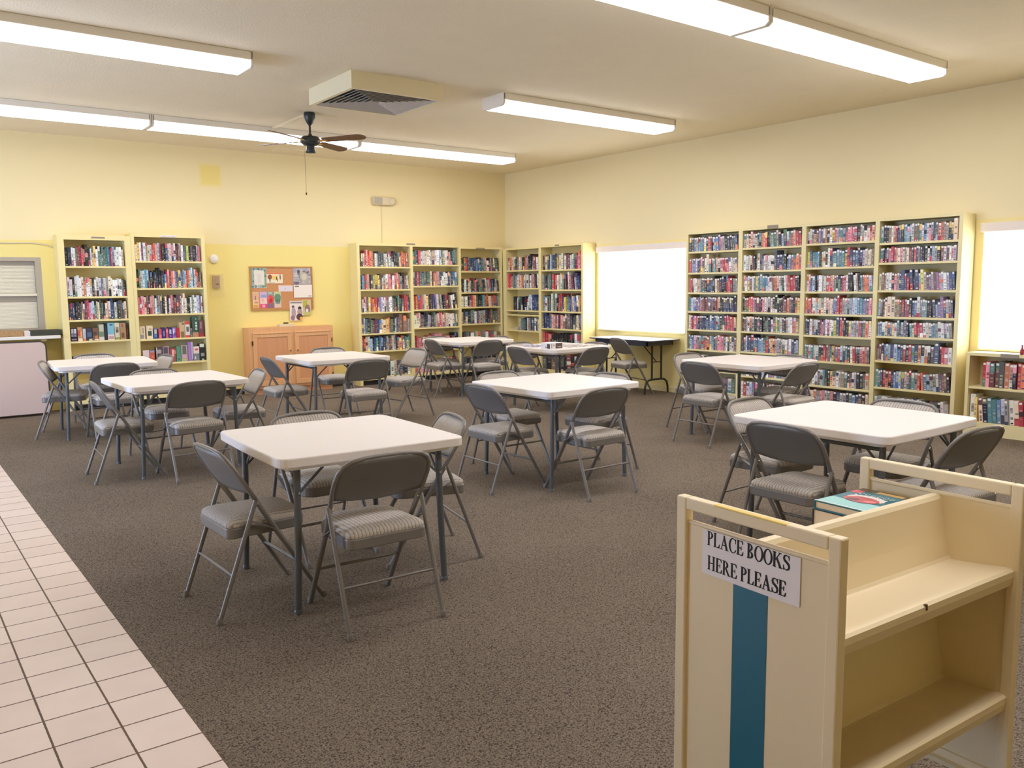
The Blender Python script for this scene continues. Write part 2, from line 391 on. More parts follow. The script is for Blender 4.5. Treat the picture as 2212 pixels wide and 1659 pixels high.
# ------------------------------------------------------------------ ceiling lights
LW=.36
def make_fixture():
    t=thing('ceiling_light','x','ceiling light')
    L=2.47; h=MB(); h.box(-L/2,L/2,-LW/2,LW/2,-.066,0)
    bevel(h.build('housing',M['fixture'],t),.006)
    l=MB(); a=LW/2-.006; b=LW/2-.03; n=L/2-.02
    vs=[(-n,-a,-.066),(n,-a,-.066),(n,a,-.066),(-n,a,-.066),(-n,-a,-.095),(n,-a,-.095),(n,a,-.095),(-n,a,-.095),(-n,-b,-.118),(n,-b,-.118),(n,b,-.118),(-n,b,-.118)]
    l.add(vs,[(0,4,5,1),(2,6,7,3),(4,8,9,5),(6,10,11,7),(8,11,10,9),(0,3,7,11,8,4),(1,5,9,10,6,2)])
    l.m[0]=l.m[1]=1
    l.build('diffuser',[M['lens'],M['lens_side']],t)
    for sgn in (-1,1):
        x=sgn*(L/2-.01); e=MB(); pts=[(-LW/2,0),(LW/2,0),(LW/2,-.10),(b,-.122),(-b,-.122),(-LW/2,-.10)]
        e.add([(x-.011,p,q) for p,q in pts]+[(x+.011,p,q) for p,q in pts],[tuple(range(6)),tuple(range(6,12))[::-1]]+[(i,i+6,(i+1)%6+6,(i+1)%6) for i in range(6)])
        fix_normals(e.build('end_cap',M['fixture'],t))
    return t
fx0=make_fixture()
FX=[(6.29,3.885,'nearest lit fluorescent fixture, its right end close to the right wall'),(3.81,3.885,'lit fluorescent fixture cut by the top edge of the picture'),
    (6.31,6.98,'lone lit fluorescent fixture between the air vent and the right wall'),(1.355,6.98,'lit fluorescent fixture nearest the tiled strip, alone in its row'),
    (6.29,9.97,'far lit fluorescent fixture at the corner end of the long row'),(3.81,9.97,'lit fluorescent fixture directly behind the ceiling fan'),(1.33,9.97,'lit fluorescent fixture at the left end of the long back row'),
    (2.3,.79,'fluorescent fixture above the book cart'),(4.78,.79,'fluorescent fixture over the near right corner')]
for i,(x,y,lab) in enumerate(FX):
    o=fx0 if i==0 else copy_tree(fx0)
    o.location=(x,y,ZC)
    if (round(x,2),round(y,2)) in ((3.81,9.97),(1.33,9.97),(1.35,6.98),(1.36,6.98)):
        for ch in o.children:
            if ch.name.startswith('diffuser'): ch.data=ch.data.copy(); ch.data.materials[0]=M['lens_dim']
    o['label']=lab; o['group']='fluorescent ceiling fixtures'
# vent box
t=thing('air_vent','boxed square ceiling air vent with dark angled louvres','air vent',(3.955,7.315,ZC))
d=.15; hx,hy=.475,.445
b=MB(); 
for a0,a1,b0,b1 in ((-hx,hx,-hy,-hy+.04),(-hx,hx,hy-.04,hy),(-hx,-hx+.04,-hy+.04,hy-.04),(hx-.04,hx,-hy+.04,hy-.04)): b.box(a0,a1,b0,b1,-d,0)
b.build('surround',M['vent_box'],t)
MB().box(-hx+.04,hx-.04,-hy+.04,hy-.04,-.03,-.02).build('void',M['vent_dark'],t)
lv=MB()
for k in range(8):
    q=1-k*.118; ax,ay=(hx-.045)*q,(hy-.045)*q; bx,by=ax-.026,ay-.026; z0,z1=-d+.004,-d+.024
    for s in (-1,1):
        lv.add([(-ax,s*ay,z0),(ax,s*ay,z0),(bx,s*by,z1),(-bx,s*by,z1)],[(0,1,2,3)])
        lv.add([(s*ax,-ay,z0),(s*ax,ay,z0),(s*bx,by,z1),(s*bx,-by,z1)],[(0,1,2,3)])
o=lv.build('louvres',M['vent_metal'],t); so=o.modifiers.new('sol','SOLIDIFY'); so.thickness=.003
# fan
F=(3.93,8.772)
t=thing('ceiling_fan','dark four-blade ceiling fan with brown blades and pull chain','ceiling fan',(*F,ZC))
MB().lathe([(.055,0),(.062,-.02),(.06,-.055),(.035,-.11),(.014,-.135)],20).build('canopy',M['fan_dark'],t)
MB().lathe([(.012,-.12),(.012,-.24)],10).lathe([(.02,-.225),(.022,-.26)],12).build('rod',M['fan_rod'],t)
MB().lathe([(.03,-.245),(.085,-.255),(.11,-.285),(.108,-.315),(.075,-.345),(.045,-.352)],24).build('motor',M['fan_dark'],t)
MB().lathe([(.042,-.35),(.045,-.39),(.055,-.425),(.02,-.427)],18).build('switch_housing',M['fan_dark'],t)
MB().tube([(-.058,.02,-.405),(-.06,.02,-.6),(-.058,.02,-.845)],.0016,5).build('pull_chain',M['fan_rod'],t)
MB().lathe([(.001,-.875),(.008,-.868),(.009,-.855),(.003,-.845)],10,at=(-.058,.02,0)).build('chain_bead',M['fan_rod'],t)
for k,a in enumerate((-22,68,158,248)):
    th=R(a)-yaw
    bl=MB(); pts=[(.165,-.045),(.2,-.052),(.62,-.066),(.66,-.05),(.69,-.01),(.685,.03),(.64,.066),(.2,.052),(.165,.045)]
    bl.prism(pts,-.003,.003)
    o=bl.build('blade',M['blade'],t,(0,0,-.30)); o.rotation_euler=(R(-13),0,th); o.rotation_mode='XYZ'
    bx=MB().obox((.08,-.02,-.006),(.13,0,0),(0,.04,0),(0,0,.008)).build('blade_iron',M['brass'],o); bx.location=(0,0,-.004)
tag(MB().box(3.915,3.945,8.83,9.79,ZC-.02,ZC).build('raceway',M['cream_plastic']),'thin cream wire raceway on the ceiling from fan to lights','raceway')
tag(MB().box(4.55,4.95,11.18,11.42,ZC-.006,ZC).build('ceiling_hatch',M['ceil']),'flat painted access panel in the ceiling by the back wall','ceiling panel')

# ------------------------------------------------------------------ wall fittings
t=thing('emergency_light','cream emergency light unit with swivel lamp heads high on the wall','emergency light',(6.38,YW,2.79))
bevel(MB().box(-.175,.12,-.07,0,-.06,.062).build('body',M['cream_plastic'],t),.012)
MB().box(-.165,-.03,-.075,-.069,-.045,.05).build('lamp_window',M['grey_frame'],t)
for x in (.148,):
    MB().lathe([(.045,0),(.062,-.03),(.06,-.075),(.03,-.085)],18,at=(x,0,0),axis='y').build('lamp_head',M['cream_plastic'],t)
MB().tube([(-.02,-.006,-.06),(-.018,-.006,-.4),(-.02,-.006,-.64)],.004,6).build('conduit',M['cream_plastic'],t)
t=thing('smoke_alarm','round white smoke alarm on the yellow wall','smoke alarm',(3.772,YW,1.885))
MB().lathe([(.062,0),(.06,-.02),(.045,-.034),(.01,-.036)],28,axis='y').build('body',M['white'],t)
MB().lathe([(.004,-.034),(.003,-.038)],8,at=(-.015,0,.02),axis='y').build('indicator',M['ink'],t)
t=thing('thermostat','taupe thermostat under a clear locking cover below the smoke alarm','thermostat',(3.79,YW,1.52))
MB().box(-.048,.042,-.03,0,-.03,.14).box(-.02,.03,-.036,-.03,.03,.12).build('body',M['thermo'],t)
MB().box(-.012,.025,-.039,-.036,.018,.03).build('slot',M['kick'],t)
MB().box(-.088,.09,-.055,0,-.145,.155).build('cover',M['clear'],t)
tag(MB().tube([(XL,YW-.01,2.045),(.3,YW-.01,2.05),(1.0,YW-.01,2.05),(1.35,YW-.01,2.047),(1.6,YW-.01,2.055),(1.75,YW-.01,2.035),(1.84,YW-.01,2.0)],.008,6).build('wall_cable',M['cream_plastic']),'painted cable running along the wall above the blinds','cable')

# cork board and papers
BX0,BX1,BZ0,BZ1=4.256,5.192,1.167,1.788
t=thing('cork_board','framed cork notice board with pinned papers above the cabinet','notice board',(BX0,YW,BZ0))
w_,h_=BX1-BX0,BZ1-BZ0
MB().box(.015,w_-.015,-.012,0,.015,h_-.015).build('cork',M['cork'],t)
f_=MB()
for a in ((0,w_,0,.02),(0,w_,h_-.02,h_),(0,.02,.02,h_-.02),(w_-.02,w_,.02,h_-.02)): f_.box(a[0],a[1],-.02,0,a[2],a[3])
f_.build('frame',M['cork_frame'],t)
def paper(name,label,cat,x0,x1,z0,z1,cells,base,y=-.016,group=None,tilt=0):
    """flat printed sheet: base colour plus coloured patches (u0,u1,v0,v1,rgb) or ellipses (cu,cv,ru,rv,rgb,'e')"""
    o_=MB(); W,Hh=x1-x0,z1-z0
    o_.box(0,W,0,max(.002,-y-.0125),0,Hh,c=lin(base)); k=0
    for c in cells:
        k+=1; yy=-.0002*k-.0004
        if len(c)==5: u0,u1,v0,v1,rgb=c; pts=[(u0,v0),(u1,v0),(u1,v1),(u0,v1)]
        elif c[5]=='e': pts=[(c[0]+c[2]*math.cos(2*math.pi*i/16),c[1]+c[3]*math.sin(2*math.pi*i/16)) for i in range(16)]; rgb=c[4]
        o_.add([(u*W,yy,v*Hh) for u,v in pts],[tuple(range(len(pts)))],0,lin(rgb))
    ob=o_.build(name,M['matteprint'],None,(x0,YW+y,z0)); ob.rotation_euler=(0,R(tilt),0)
    return tag(ob,label,cat,group)
rg=random.Random(3)
G=[(0,1,.9,1,(160,170,180)),(0,.16,0,.9,(168,180,170)),(.84,1,.1,1,(150,170,150))]
for i in range(26):
    s=rg.choice([0,1,2,3]); u=rg.random(); 
    cu,cv={0:(.1*rg.random()+.04,u),1:(.9+.06*rg.random(),u),2:(u,.93),3:(u,.07)}[s]
    G.append((cu,cv,.05+.05*rg.random(),.03+.04*rg.random(),rg.choice([(96,132,100),(120,150,120),(176,186,190),(110,140,128)]),'e'))
G+= [(.15,.85,.16,.78,(232,224,208)),(.4,.6,.25,.7,(222,214,204))]
paper('certificate','sheet with a green leafy border at the corkboard\'s upper corner','paper',4.283,4.495,1.485,1.771,G,(226,222,208))
P=[(0,1,.9,1,(226,110,84)),(.35,.72,.35,.78,(244,204,120)),(.2,.62,.12,.2,(120,90,60),'e'),(.2,.62,.14,.24,(150,96,60),'e'),(.2,.3,.03,.2,(70,60,50),'e'),
   (.62,.5,.035,.18,(90,70,50),'e'),(.66,.3,.02,.12,(90,70,50),'e'),(.84,.58,.03,.22,(60,50,40),'e'),(.84,.8,.028,.07,(60,50,40),'e'),(.1,.5,.06,.1,(200,190,180))]
paper('flyer','red-topped flyer with small dark figures beside the green-bordered sheet','paper',4.497,4.735,1.548,1.695,P,(244,228,196),y=-.02)
paper('note_slip','plain white slip pinned in the middle of the corkboard','paper',4.668,4.883,1.431,1.52,[(.04,.96,.08,.9,(226,216,220)),(.45,.5,.4,.6,(170,160,170))],(240,210,190))
br=[('peach brochure with fine print on the corkboard',(240,200,150),[(.1,.9,.5,.95,(226,180,150)),(.35,.55,.5,.75,(170,120,130)),(.1,.9,.02,.2,(226,170,80)),(.3,.85,.3,.4,(200,150,120))]),
    ('pink and lilac brochure on the corkboard',(244,206,190),[(0,1,.6,1,(206,180,210)),(.2,.9,.66,.8,(150,160,206)),(0,1,0,.25,(232,80,130)),(.3,.7,.03,.2,(250,170,180)),(.3,.5,.4,.55,(220,180,170))]),
    ('brochure with a big red flower on the corkboard',(150,160,150),[(0,1,0,.3,(140,110,130)),(.5,.52,.5,.27,(226,80,80),'e'),(.55,.46,.25,.14,(190,50,60),'e'),(.25,.6,.12,.1,(240,120,110),'e'),(.2,.8,.85,.98,(180,196,180))]),
    ('green brochure on the corkboard beside the red flower one',(196,206,160),[(.5,.62,.48,.26,(110,146,120),'e'),(.5,.42,.4,.12,(90,130,110),'e'),(0,1,0,.2,(226,196,180)),(.2,.8,.24,.34,(150,140,150)),(.3,.6,.85,.95,(210,210,120))])]
for (lab,base,cells),(a,b) in zip(br,((4.283,4.372),(4.389,4.492),(4.495,4.588),(4.598,4.70))):
    paper('brochure',lab,'brochure',a,b,1.204,1.432,cells,base,group='brochures on the corkboard')
ph=[]
for i in range(40): ph.append((rg.random(),rg.random(),.04+.1*rg.random(),.03+.08*rg.random(),rg.choice([(176,170,178),(150,146,156),(196,186,176),(120,112,118),(206,196,190)]),'e'))
ph=[tuple([min(max(c[0],c[2]),1-c[2]),min(max(c[1],c[3]),1-c[3]),*c[2:]]) for c in ph]
ph+=[(.6,.45,.24,.28,(196,184,160),'e'),(.6,.45,.15,.18,(214,206,190),'e'),(.3,.75,.08,.12,(96,90,96),'e')]
t=thing('wall_calendar','wall calendar with a grey photo over a blank white page','calendar',(4.893,YW-.016,1.342))
def sheet(parent,name,x0,x1,z0,z1,cells,base,y):
    o_=MB(); W,Hh=x1-x0,z1-z0; o_.box(0,W,0,.002,0,Hh,c=lin(base))
    for k,c in enumerate(cells):
        pts=[(c[0]+c[2]*math.cos(2*math.pi*i/16),c[1]+c[3]*math.sin(2*math.pi*i/16)) for i in range(16)] if len(c)>5 else [(c[0],c[2]),(c[1],c[2]),(c[1],c[3]),(c[0],c[3])]
        o_.add([(u*W,-.0006-.0002*k,v*Hh) for u,v in pts],[tuple(range(len(pts)))],0,lin(c[4]))
    return o_.build(name,M['matteprint'],parent,(x0,y,z0))
sheet(t,'photo_page',0,.272,.19,.432,ph,(186,180,184),0)
sheet(t,'date_page',.002,.282,0,.186,[(.06,.28,.82,.92,(130,130,126)),(.78,.95,.06,.16,(190,184,176))],(242,230,216),-.006)
mg=[(0,1,.86,1,(222,208,196)),(.06,.92,.88,.95,(140,134,130)),(.25,.7,.1,.08,(96,80,76),'e'),(.28,.4,.17,.28,(180,160,164),'e'),(.2,.14,.16,.13,(150,120,130),'e'),(.75,.62,.14,.1,(70,60,58),'e'),
    (.75,.42,.2,.16,(176,156,150),'e'),(.72,.18,.26,.17,(90,64,64),'e'),(.85,.1,.13,.09,(232,180,70),'e')]
paper('magazine','magazine with two figures on its cover hanging below the corkboard','magazine',4.822,5.022,1.012,1.295,mg,(236,222,214),y=-.024)
paper('magazine','thin magazine with a yellow-green cover tucked behind the larger one','magazine',5.01,5.148,1.085,1.308,[(.1,.6,.5,.95,(186,180,70)),(.6,.4,.3,.3,(150,120,110),'e'),(.55,.3,.15,.12,(236,226,220),'e'),(0,1,0,.2,(200,196,120))],(206,196,150),y=-.021)

# wooden cabinet
CW=1.25
t=thing('wooden_cabinet','low oak cabinet with two panel doors under the corkboard','cabinet',(4.125,YA,0))
MB().box(0,CW,0.0,.245,.08,.935).build('body',M['oak'],t)
MB().box(.02,CW-.02,.03,.24,0,.08).build('plinth',M['oak_panel'],t)
for i,(a,b) in enumerate(((.045,.605),(.655,1.215))):
    dr=MB()
    for q in ((a,b,.12,.19),(a,b,.80,.87),(a,a+.06,.19,.80),(b-.06,b,.19,.80)): dr.box(q[0],q[1],-.02,-.001,q[2],q[3])
    dr.box(a+.055,b-.055,-.012,-.003,.185,.805,1)
    dr.box(a+.02,b-.02,-.028,-.02,.85,.862)
    d_=bevel(dr.build('door',[M['oak'],M['oak_panel']],t),.003)
    kx=b-.03 if i==0 else a+.03
    MB().lathe([(.006,-.02),(.007,-.035),(.016,-.045),(.008,-.052)],12,at=(kx,0,.60),axis='y').build('knob',M['brass'],d_)
    hx_=a-.012 if i==0 else b-.002
    for hz in (.22,.725): MB().box(hx_,hx_+.014,-.024,0,hz-.03,hz+.03).build('hinge',M['hinge'],d_)
tag(bevel(MB().box(4.60,4.83,11.52,11.64,.935,.972).build('pale_box',M['cream_plastic']),.004),'flat pale box lying on the oak cabinet','box')
mb=MB()
for i in range(9):
    a=i*.7; mb.lathe([(.002,0),(.016,.008),(.012,.02),(.002,.026)],8,at=(4.71+.03*math.cos(a*1.3)*(.4+i*.06),11.58+.018*math.sin(a),.972))
tag(mb.build('pine_cone',mat('pinecone_green',(112,104,44),.8,noise=.3,nscale=60)),'small dark green ornament resting on the flat pale box','ornament')

# counter by the blinds and what leans there
t=thing('wall_counter','narrow white counter on a bracket below the slatted blind','counter',(1.0,YA,.905))
bevel(MB().box(-.7,.80,-.05,.24,0,.038).build('top',M['counter'],t),.004)
MB().box(.60,.66,.02,.24,-.03,0).box(.615,.645,.2,.24,-.30,-.03).build('bracket',M['shelf'],t)
tag(bevel(MB().box(1.50,1.822,11.46,11.66,.943,1.008).build('storage_box',M['darkbox']),.006),'long dark green box on the white counter','box')
tag(bevel(MB().box(.9,1.42,11.46,11.62,.943,1.012).build('wicker_basket',M['wicker']),.008),'low tan wicker basket on the white counter','basket')
tag(bevel(MB().box(1.43,1.495,11.5,11.66,.943,1.0).build('paper_stack',M['paper']),.003),'small white stack between the basket and the dark box','paper stack')
t=thing('folded_table','blush white folded tabletop with dark edge leaning under the counter','folding table',(1.03,11.33,.02))
Mx=Matrix.Rotation(R(90),4,'X')
MB().prism(rrect(1.19,.85,.06,6,0,.43),-.012,.012,0,Mx).build('panel',M['panel_pink'],t)
MB().tube([(x,0,z) for x,z in rrect(1.19,.85,.06,6,0,.43)],.0135,8,closed=True).build('edge_band',M['panel_edge'],t)
t.rotation_euler=(R(-4),0,0)

# serif capitals
T_,TH=.15,.05
def ring(cx,cy,ro,ri,a0,a1,cx2=None,n=20):
    A=[R(a0+(a1-a0)*i/n) for i in range(n+1)]; c2=cx if cx2 is None else cx2
    return [(cx+ro[0]*math.cos(a),cy+ro[1]*math.sin(a)) for a in A]+[(c2+ri[0]*math.cos(a),cy+ri[1]*math.sin(a)) for a in A[::-1]]
def rect(x0,x1,y0,y1): return [(x0,y0),(x1,y0),(x1,y1),(x0,y1)]
def stem(x): return [rect(x,x+T_,0,1),rect(x-.065,x+T_+.065,0,.035),rect(x-.065,x+T_+.065,.965,1)]
def G_P(): return stem(.08)+[ring(.2,.735,(.38,.265),(.225,.222),90,-90),rect(.1,.21,.47,.513),rect(.1,.21,.957,1)]
def glyph(c):
    if c=='P': return G_P(),.64
    if c=='R': return G_P()+[[(.28,.5),(.42,.5),(.74,.0),(.58,.0)],rect(.55,.84,0,.035)],.80
    if c=='L': return stem(.08)+[rect(.1,.6,0,.04),[(.48,.03),(.6,.03),(.635,.27),(.6,.27)]],.68
    if c=='E': return stem(.08)+[rect(.1,.6,0,.04),[(.5,.03),(.62,.03),(.655,.27),(.62,.27)],rect(.1,.58,.96,1),[(.48,.97),(.59,.97),(.605,.76),(.575,.76)],rect(.2,.45,.48,.525),rect(.43,.465,.36,.645)],.70
    if c=='H': return stem(.08)+stem(.56)+[rect(.2,.6,.475,.525)],.84
    if c=='A': return [[(.10,0),(.145,0),(.42,.88),(.40,1)],[(.35,1),(.43,1),(.76,0),(.59,0),(.33,.86)],rect(.2,.62,.29,.335),rect(0,.26,0,.035),rect(.5,.84,0,.035)],.84
    if c=='C': return [ring(.42,.5,(.38,.525),(.27,.475),48,318,.45),rect(.665,.705,.66,.99),rect(.69,.72,.12,.25)],.78
    if c=='O': return [ring(.42,.5,(.40,.525),(.26,.475),0,180),ring(.42,.5,(.40,.525),(.26,.475),180,360)],.84
    if c=='B': return stem(.08)+[ring(.2,.755,(.32,.245),(.175,.20),90,-90),ring(.2,.255,(.38,.255),(.22,.212),90,-90),rect(.1,.21,.957,1),rect(.1,.21,0,.043),rect(.1,.21,.488,.532)],.68
    if c=='K': return stem(.08)+[[(.2,.40),(.2,.47),(.60,.98),(.66,.98)],[(.30,.585),(.39,.70),(.80,0),(.62,0)],rect(.5,.76,.965,1),rect(.56,.88,0,.035)],.86
    if c=='S':
        C=[(.57,.80),(.50,.92),(.34,.975),(.17,.92),(.12,.77),(.19,.63),(.36,.53),(.54,.40),(.59,.25),(.52,.09),(.34,.025),(.17,.07),(.10,.22)]
        Wd=[.03,.04,.05,.08,.12,.15,.16,.16,.13,.09,.05,.04,.03]; q=[]
        for k in range(len(C)-1):
            a,b=Vector(C[k]),Vector(C[k+1]); d=(b-a).normalized(); nn=Vector((-d.y,d.x))
            a2,b2=a-d*.012,b+d*.012
            q.append([tuple(a2+nn*Wd[k]/2),tuple(b2+nn*Wd[k+1]/2),tuple(b2-nn*Wd[k+1]/2),tuple(a2-nn*Wd[k]/2)])
        return q+[rect(.555,.59,.68,.99),rect(.085,.12,.01,.32)],.68
    if c=='N': return [rect(.10,.15,0,1),rect(.60,.65,0,1),[(.08,1),(.24,1),(.65,0),(.55,0)],rect(0,.26,0,.035),rect(.5,.76,.965,1)],.80
    if c=='I': return stem(.08),.36
    if c=='T': return [rect(.25,.25+T_,0,1),rect(0,.65,.96,1),rect(0,.035,.74,.97),rect(.615,.65,.74,.97),rect(.18,.47,0,.035)],.70
    if c=='F': return stem(.08)+[rect(.1,.58,.96,1),[(.48,.97),(.59,.97),(.605,.76),(.575,.76)],rect(.2,.45,.48,.525),rect(.43,.465,.36,.645)],.64
    return [],.30

# ------------------------------------------------------------------ bookcases
BOOKCASES=[]
def bookcase(label,short,loc,rz,W,H,sl,sr,shelves,mt,D=.248,opentop=None,kick=.075,group=None,plate=None,cap=.03,fulltop=True):
    """local frame: x to the right along the front, y into the case"""
    t=thing('bookcase',label,'bookcase',loc,rz,group)
    MB().box(0,sl,0,D,0,H-.001).build('side_panel',mt,t); MB().box(W-sr,W,0,D,0,H-.001).build('side_panel',mt,t)
    MB().box(sl,W-sr,D-.012,D,.08,H-.02).build('back_panel',mt,t)
    ot=opentop or H-.03
    MB().box(sl,W-sr,0,D,ot,H).build('top_panel',mt,t)
    zb=min(shelves)
    MB().box(sl,W-sr,.002,.02,kick,zb-.011).build('base_board',mt,t)
    MB().box(sl+.001,W-sr-.001,.05,.06,0,kick).build('toe_kick',M['kick'],t)
    for z in shelves:
        bevel(MB().box(sl+.001,W-sr-.001,.004,D-.012,z-.012,z+.011).build('shelf',mt,t),.002)
    if plate:
        x0,x1,z0,z1,white=plate
        p=MB().box(x0,x1,-.006,0,z0,z1).build('label_plate',M['paper'] if white else M['plate'],t)
        if white:
            gl=[glyph(c) for c in white]; tot=sum(g[1] for g in gl); k=(x1-x0)*.86/tot; x=x0+(x1-x0)*.07; q=MB()
            for shp,adv in gl:
                for poly in shp: q.add([(x+a*k,-.0064,z0+.005+b*(z1-z0-.010)) for a,b in poly],[tuple(range(len(poly)))])
                x+=adv*k
            q.build('lettering',mat('label_ink',(150,110,90),.8),p)
    BOOKCASES.append(dict(short=short,loc=Vector(loc),rz=rz,x0=sl+.006,x1=W-sr-.006,sh=sorted(shelves,reverse=True),top=ot,D=D))
    return BOOKCASES[-1]
GA='painted bookcases along the back wall'; GB='tall bookcases in the long right-wall row'
bc1=bookcase('cream bookcase beside the slatted window, nearest the tiles','bookcase beside slatted window',(1.837,YA,0),0,.829,2.15,.075,.07,[1.762,1.391,1.107,.846,.52,.12],M['shelf'],group=GA,opentop=2.09,plate=(.381,.533,2.112,2.13,None))
bc2=bookcase('cream bookcase beside the thermostat with boxed sets on lower shelves','bookcase beside thermostat',(2.668,YA,0),0,.915,2.19,.042,.042,[1.83,1.487,1.154,.835,.521,.12],M['shelf'],group=GA,opentop=2.143,plate=(.36,.56,2.147,2.172,'NON FICTION'))
a1=bookcase('cream bookcase with crammed shelves nearest the oak cabinet','bookcase near oak cabinet',(5.80,YA,0),0,.93,2.14,.046,.02,[1.776,1.436,1.095,.773,.504,.11],M['shelf'],group=GA,opentop=2.10,plate=(.85,.93,2.125,2.148,None))
a2=bookcase('cream bookcase in the middle of the three by the corner','middle back-wall bookcase',(6.73,YA,0),0,.90,2.14,.027,.018,[1.814,1.482,1.115,.829,.47,.11],M['shelf'],group=GA,opentop=2.10,plate=(0,.07,2.125,2.148,None))
a3=bookcase('cream back-wall bookcase ending in the room corner','back-wall bookcase at corner',(7.63,YA,0),0,.85,2.12,.02,.03,[1.714,1.373,1.132,.857,.5,.11],M['shelf'],group=GA,opentop=2.085,plate=(.32,.49,2.088,2.104,None))
GC='corner bookcases on the right wall'
cb1=bookcase('half-empty cream bookcase on the right wall, tight in the corner','half-empty corner bookcase',(XB,11.43,0),R(-90),.975,2.10,.09,.03,[1.724,1.431,1.072,1.002,.743,.42,.15],M['shelf'],group=GC,opentop=2.068)
cb2=bookcase('cream bookcase between the half-empty one and the window table','bookcase beside window table',(XB,10.455,0),R(-90),1.025,2.11,.031,.043,[1.714,1.406,1.072,.801,.49,.15],M['shelf'],group=GC,opentop=2.075,plate=(.38,.475,2.086,2.105,None))
b1=bookcase('first tall bookcase of the long row, beside the dark window table','first long-row bookcase',(XB,7.44,0),R(-90),.86,2.145,.035,.03,[1.885,1.617,1.365,1.124,.89,.634,.376,.109],M['shelf_b'],group=GB,opentop=2.117)
b2=bookcase('second tall bookcase of the long row with a grey sign on top','second long-row bookcase',(XB,6.58,0),R(-90),.877,2.145,.029,.027,[1.899,1.628,1.381,1.13,.894,.646,.351,.10],M['shelf_b'],group=GB,opentop=2.117,plate=(.384,.53,2.119,2.16,None))
b3=bookcase('third tall bookcase of the long row from the window table','third long-row bookcase',(XB,5.703,0),R(-90),.876,2.145,.027,.024,[1.911,1.645,1.376,1.127,.885,.598,.319,.09],M['shelf_b'],group=GB,opentop=2.117)
b4=bookcase('last tall bookcase of the long row, beside the low bookcase','last long-row bookcase',(XB,4.827,0),R(-90),.876,2.145,.024,.04,[1.881,1.676,1.39,1.114,.91,.65,.367,.09],M['shelf_b'],group=GB,opentop=2.117)
lo=bookcase('low ivory bookcase under the bright window by the last tall one','low window bookcase',(XB,3.855,0),R(-90),1.9,.80,.03,.03,[.46,.115],M['shelf_b'],opentop=.77,kick=.0,plate=(.312,.471,.766,.803,None))

# ------------------------------------------------------------------ books
CL0=dict(k=((44,44,50),'black'),n=((58,70,112),'navy'),b=((84,122,180),'blue'),l=((160,186,212),'pale-blue'),t=((74,136,142),'teal'),g=((86,118,96),'green'),
  d=((88,88,94),'charcoal'),y=((156,152,150),'grey'),w=((236,226,212),'white'),c=((218,196,160),'tan'),r=((206,60,70),'red'),p=((230,126,148),'pink'),
  o=((228,116,76),'orange'),m=((118,66,76),'maroon'),u=((130,104,156),'purple'),e=((136,106,86),'brown'),a=((232,196,98),'amber'),q=((196,184,210),'lavender'),
  f=((206,200,70),'lime'),s=((222,150,132),'salmon'))
CL={k:(tuple(min(238,1.05*(.76*x+.24*(.3*c[0]+.6*c[1]+.1*c[2]))+4) for x in c),n) for k,(c,n) in CL0.items()}
S={}
# token strings read from the picture, left to right; capital = taller book
S['b1']=["nd tybt bwtrdlbbu pyknk gbn","rlbqnnpdw Ctytscprrpwwcc".replace(' ',''),"prwwwcydmknndKcednkRrmyy","tlqquulrmmmmdmemmockknnnnnK","wrrppknnnnbnbbbwlKNrprrrc","dlbqptytrooltnypppywkwwe","kwkwdwywbwyk dkwyo","nlqtwktdwwunwg"]
S['b2']=["cccswcktosrkgggyklNwtrsrr","wwwcmkkwdywwwwwcNnnnkkbpoos","cwamwtatltbwwdooswdkwprrrkk","kerrRpnmmkpwwywkKkkkmmoenkoa","kmywoykddkkggkwdfgwdkywwpoc","ndlnnNbtbbltrwaoyyyydwywndl","tkbtpnkldmuobtyyypbk","wrqlupkyrwmydnwkql"]
S['b3']=["qwecmubwokcarlbtyrppprkyywcps","fnttbtkawkWNttlttaRnnbnnqccce","wpnlkkwwywrrsstkgkrpwKKwyktoool","oorwwlwcywsccqlbRryylylqlbtbuyp","nkwywwkmpuwpwwfNRoKkkaleyrngow","tmwtwwkkrmetaobrlntkwrmkpopd","kyewwdytkkacwyegkmwykkdc","rmcoyspyypknyykgbnekc"]
S['b4']=["lkkewsmnnktbllwedtqbwpyndsoeykaC","tknyprpscpwycmdrnydkkwklykmwmwpq","ceewwkpykNnrNnNbFymuymuplwlnn","lymcCCeemrurknbWlytkknluUnlyn","bbwcnlawtklyktcrrrwwcbtywwqwy","emkbllnlbnrkrtnokwkdNkrpw","tynrorkbllncqdtyroblydwdmek","lywwlyywqywbywykwmdkwy"]
S['lo']=["rpmmdoskroRbnydblfgynkrwpwtnokbwcrmtnlkdwoyb","wackttbqywcrokkdwwkkmnlcwpabkndrwtcmkylwbdokn"]
S['a1']=["kccrsroodwydddwwywykkkdcooors","nblrsddtafaedcycwprwpsryKewc","ycqsdaoorrmlqwwydwwydkgktdrRrn","dqtkdgmmnbacaogkwydEEey","rocwlkntkblnnymecykoarwtag","twkmpKkwcdnkw"]
S['a2']=["tgnrwwcwwwccwwltcwwskty","mnrmdtdgggckosscnwwwncnbt","rorrrscagkmnuwsykkmrmywkK","wccmdkkqydgswrpcscwwctc","mrprcyworkPPsrpkmkK","rswyscowmdwkpre"]
S['a3']=["gkordnnnnbbktyswkydcgk","kkwkcckmpkgedkcywrkbkyk","wcwkyrocgkktoocserdy","ckckkgywdyyyynkmedge","kdgpwycgywmrce","kdkykdnkgdkykk"]
S['cb1']=["kcocwgkewckkrosykKnmmwc","rrsgtwycscocwcwkwysmkww","..kkwwkgkkkwwlwNnnn","",".....cttgkwdykdwkyw","",""]
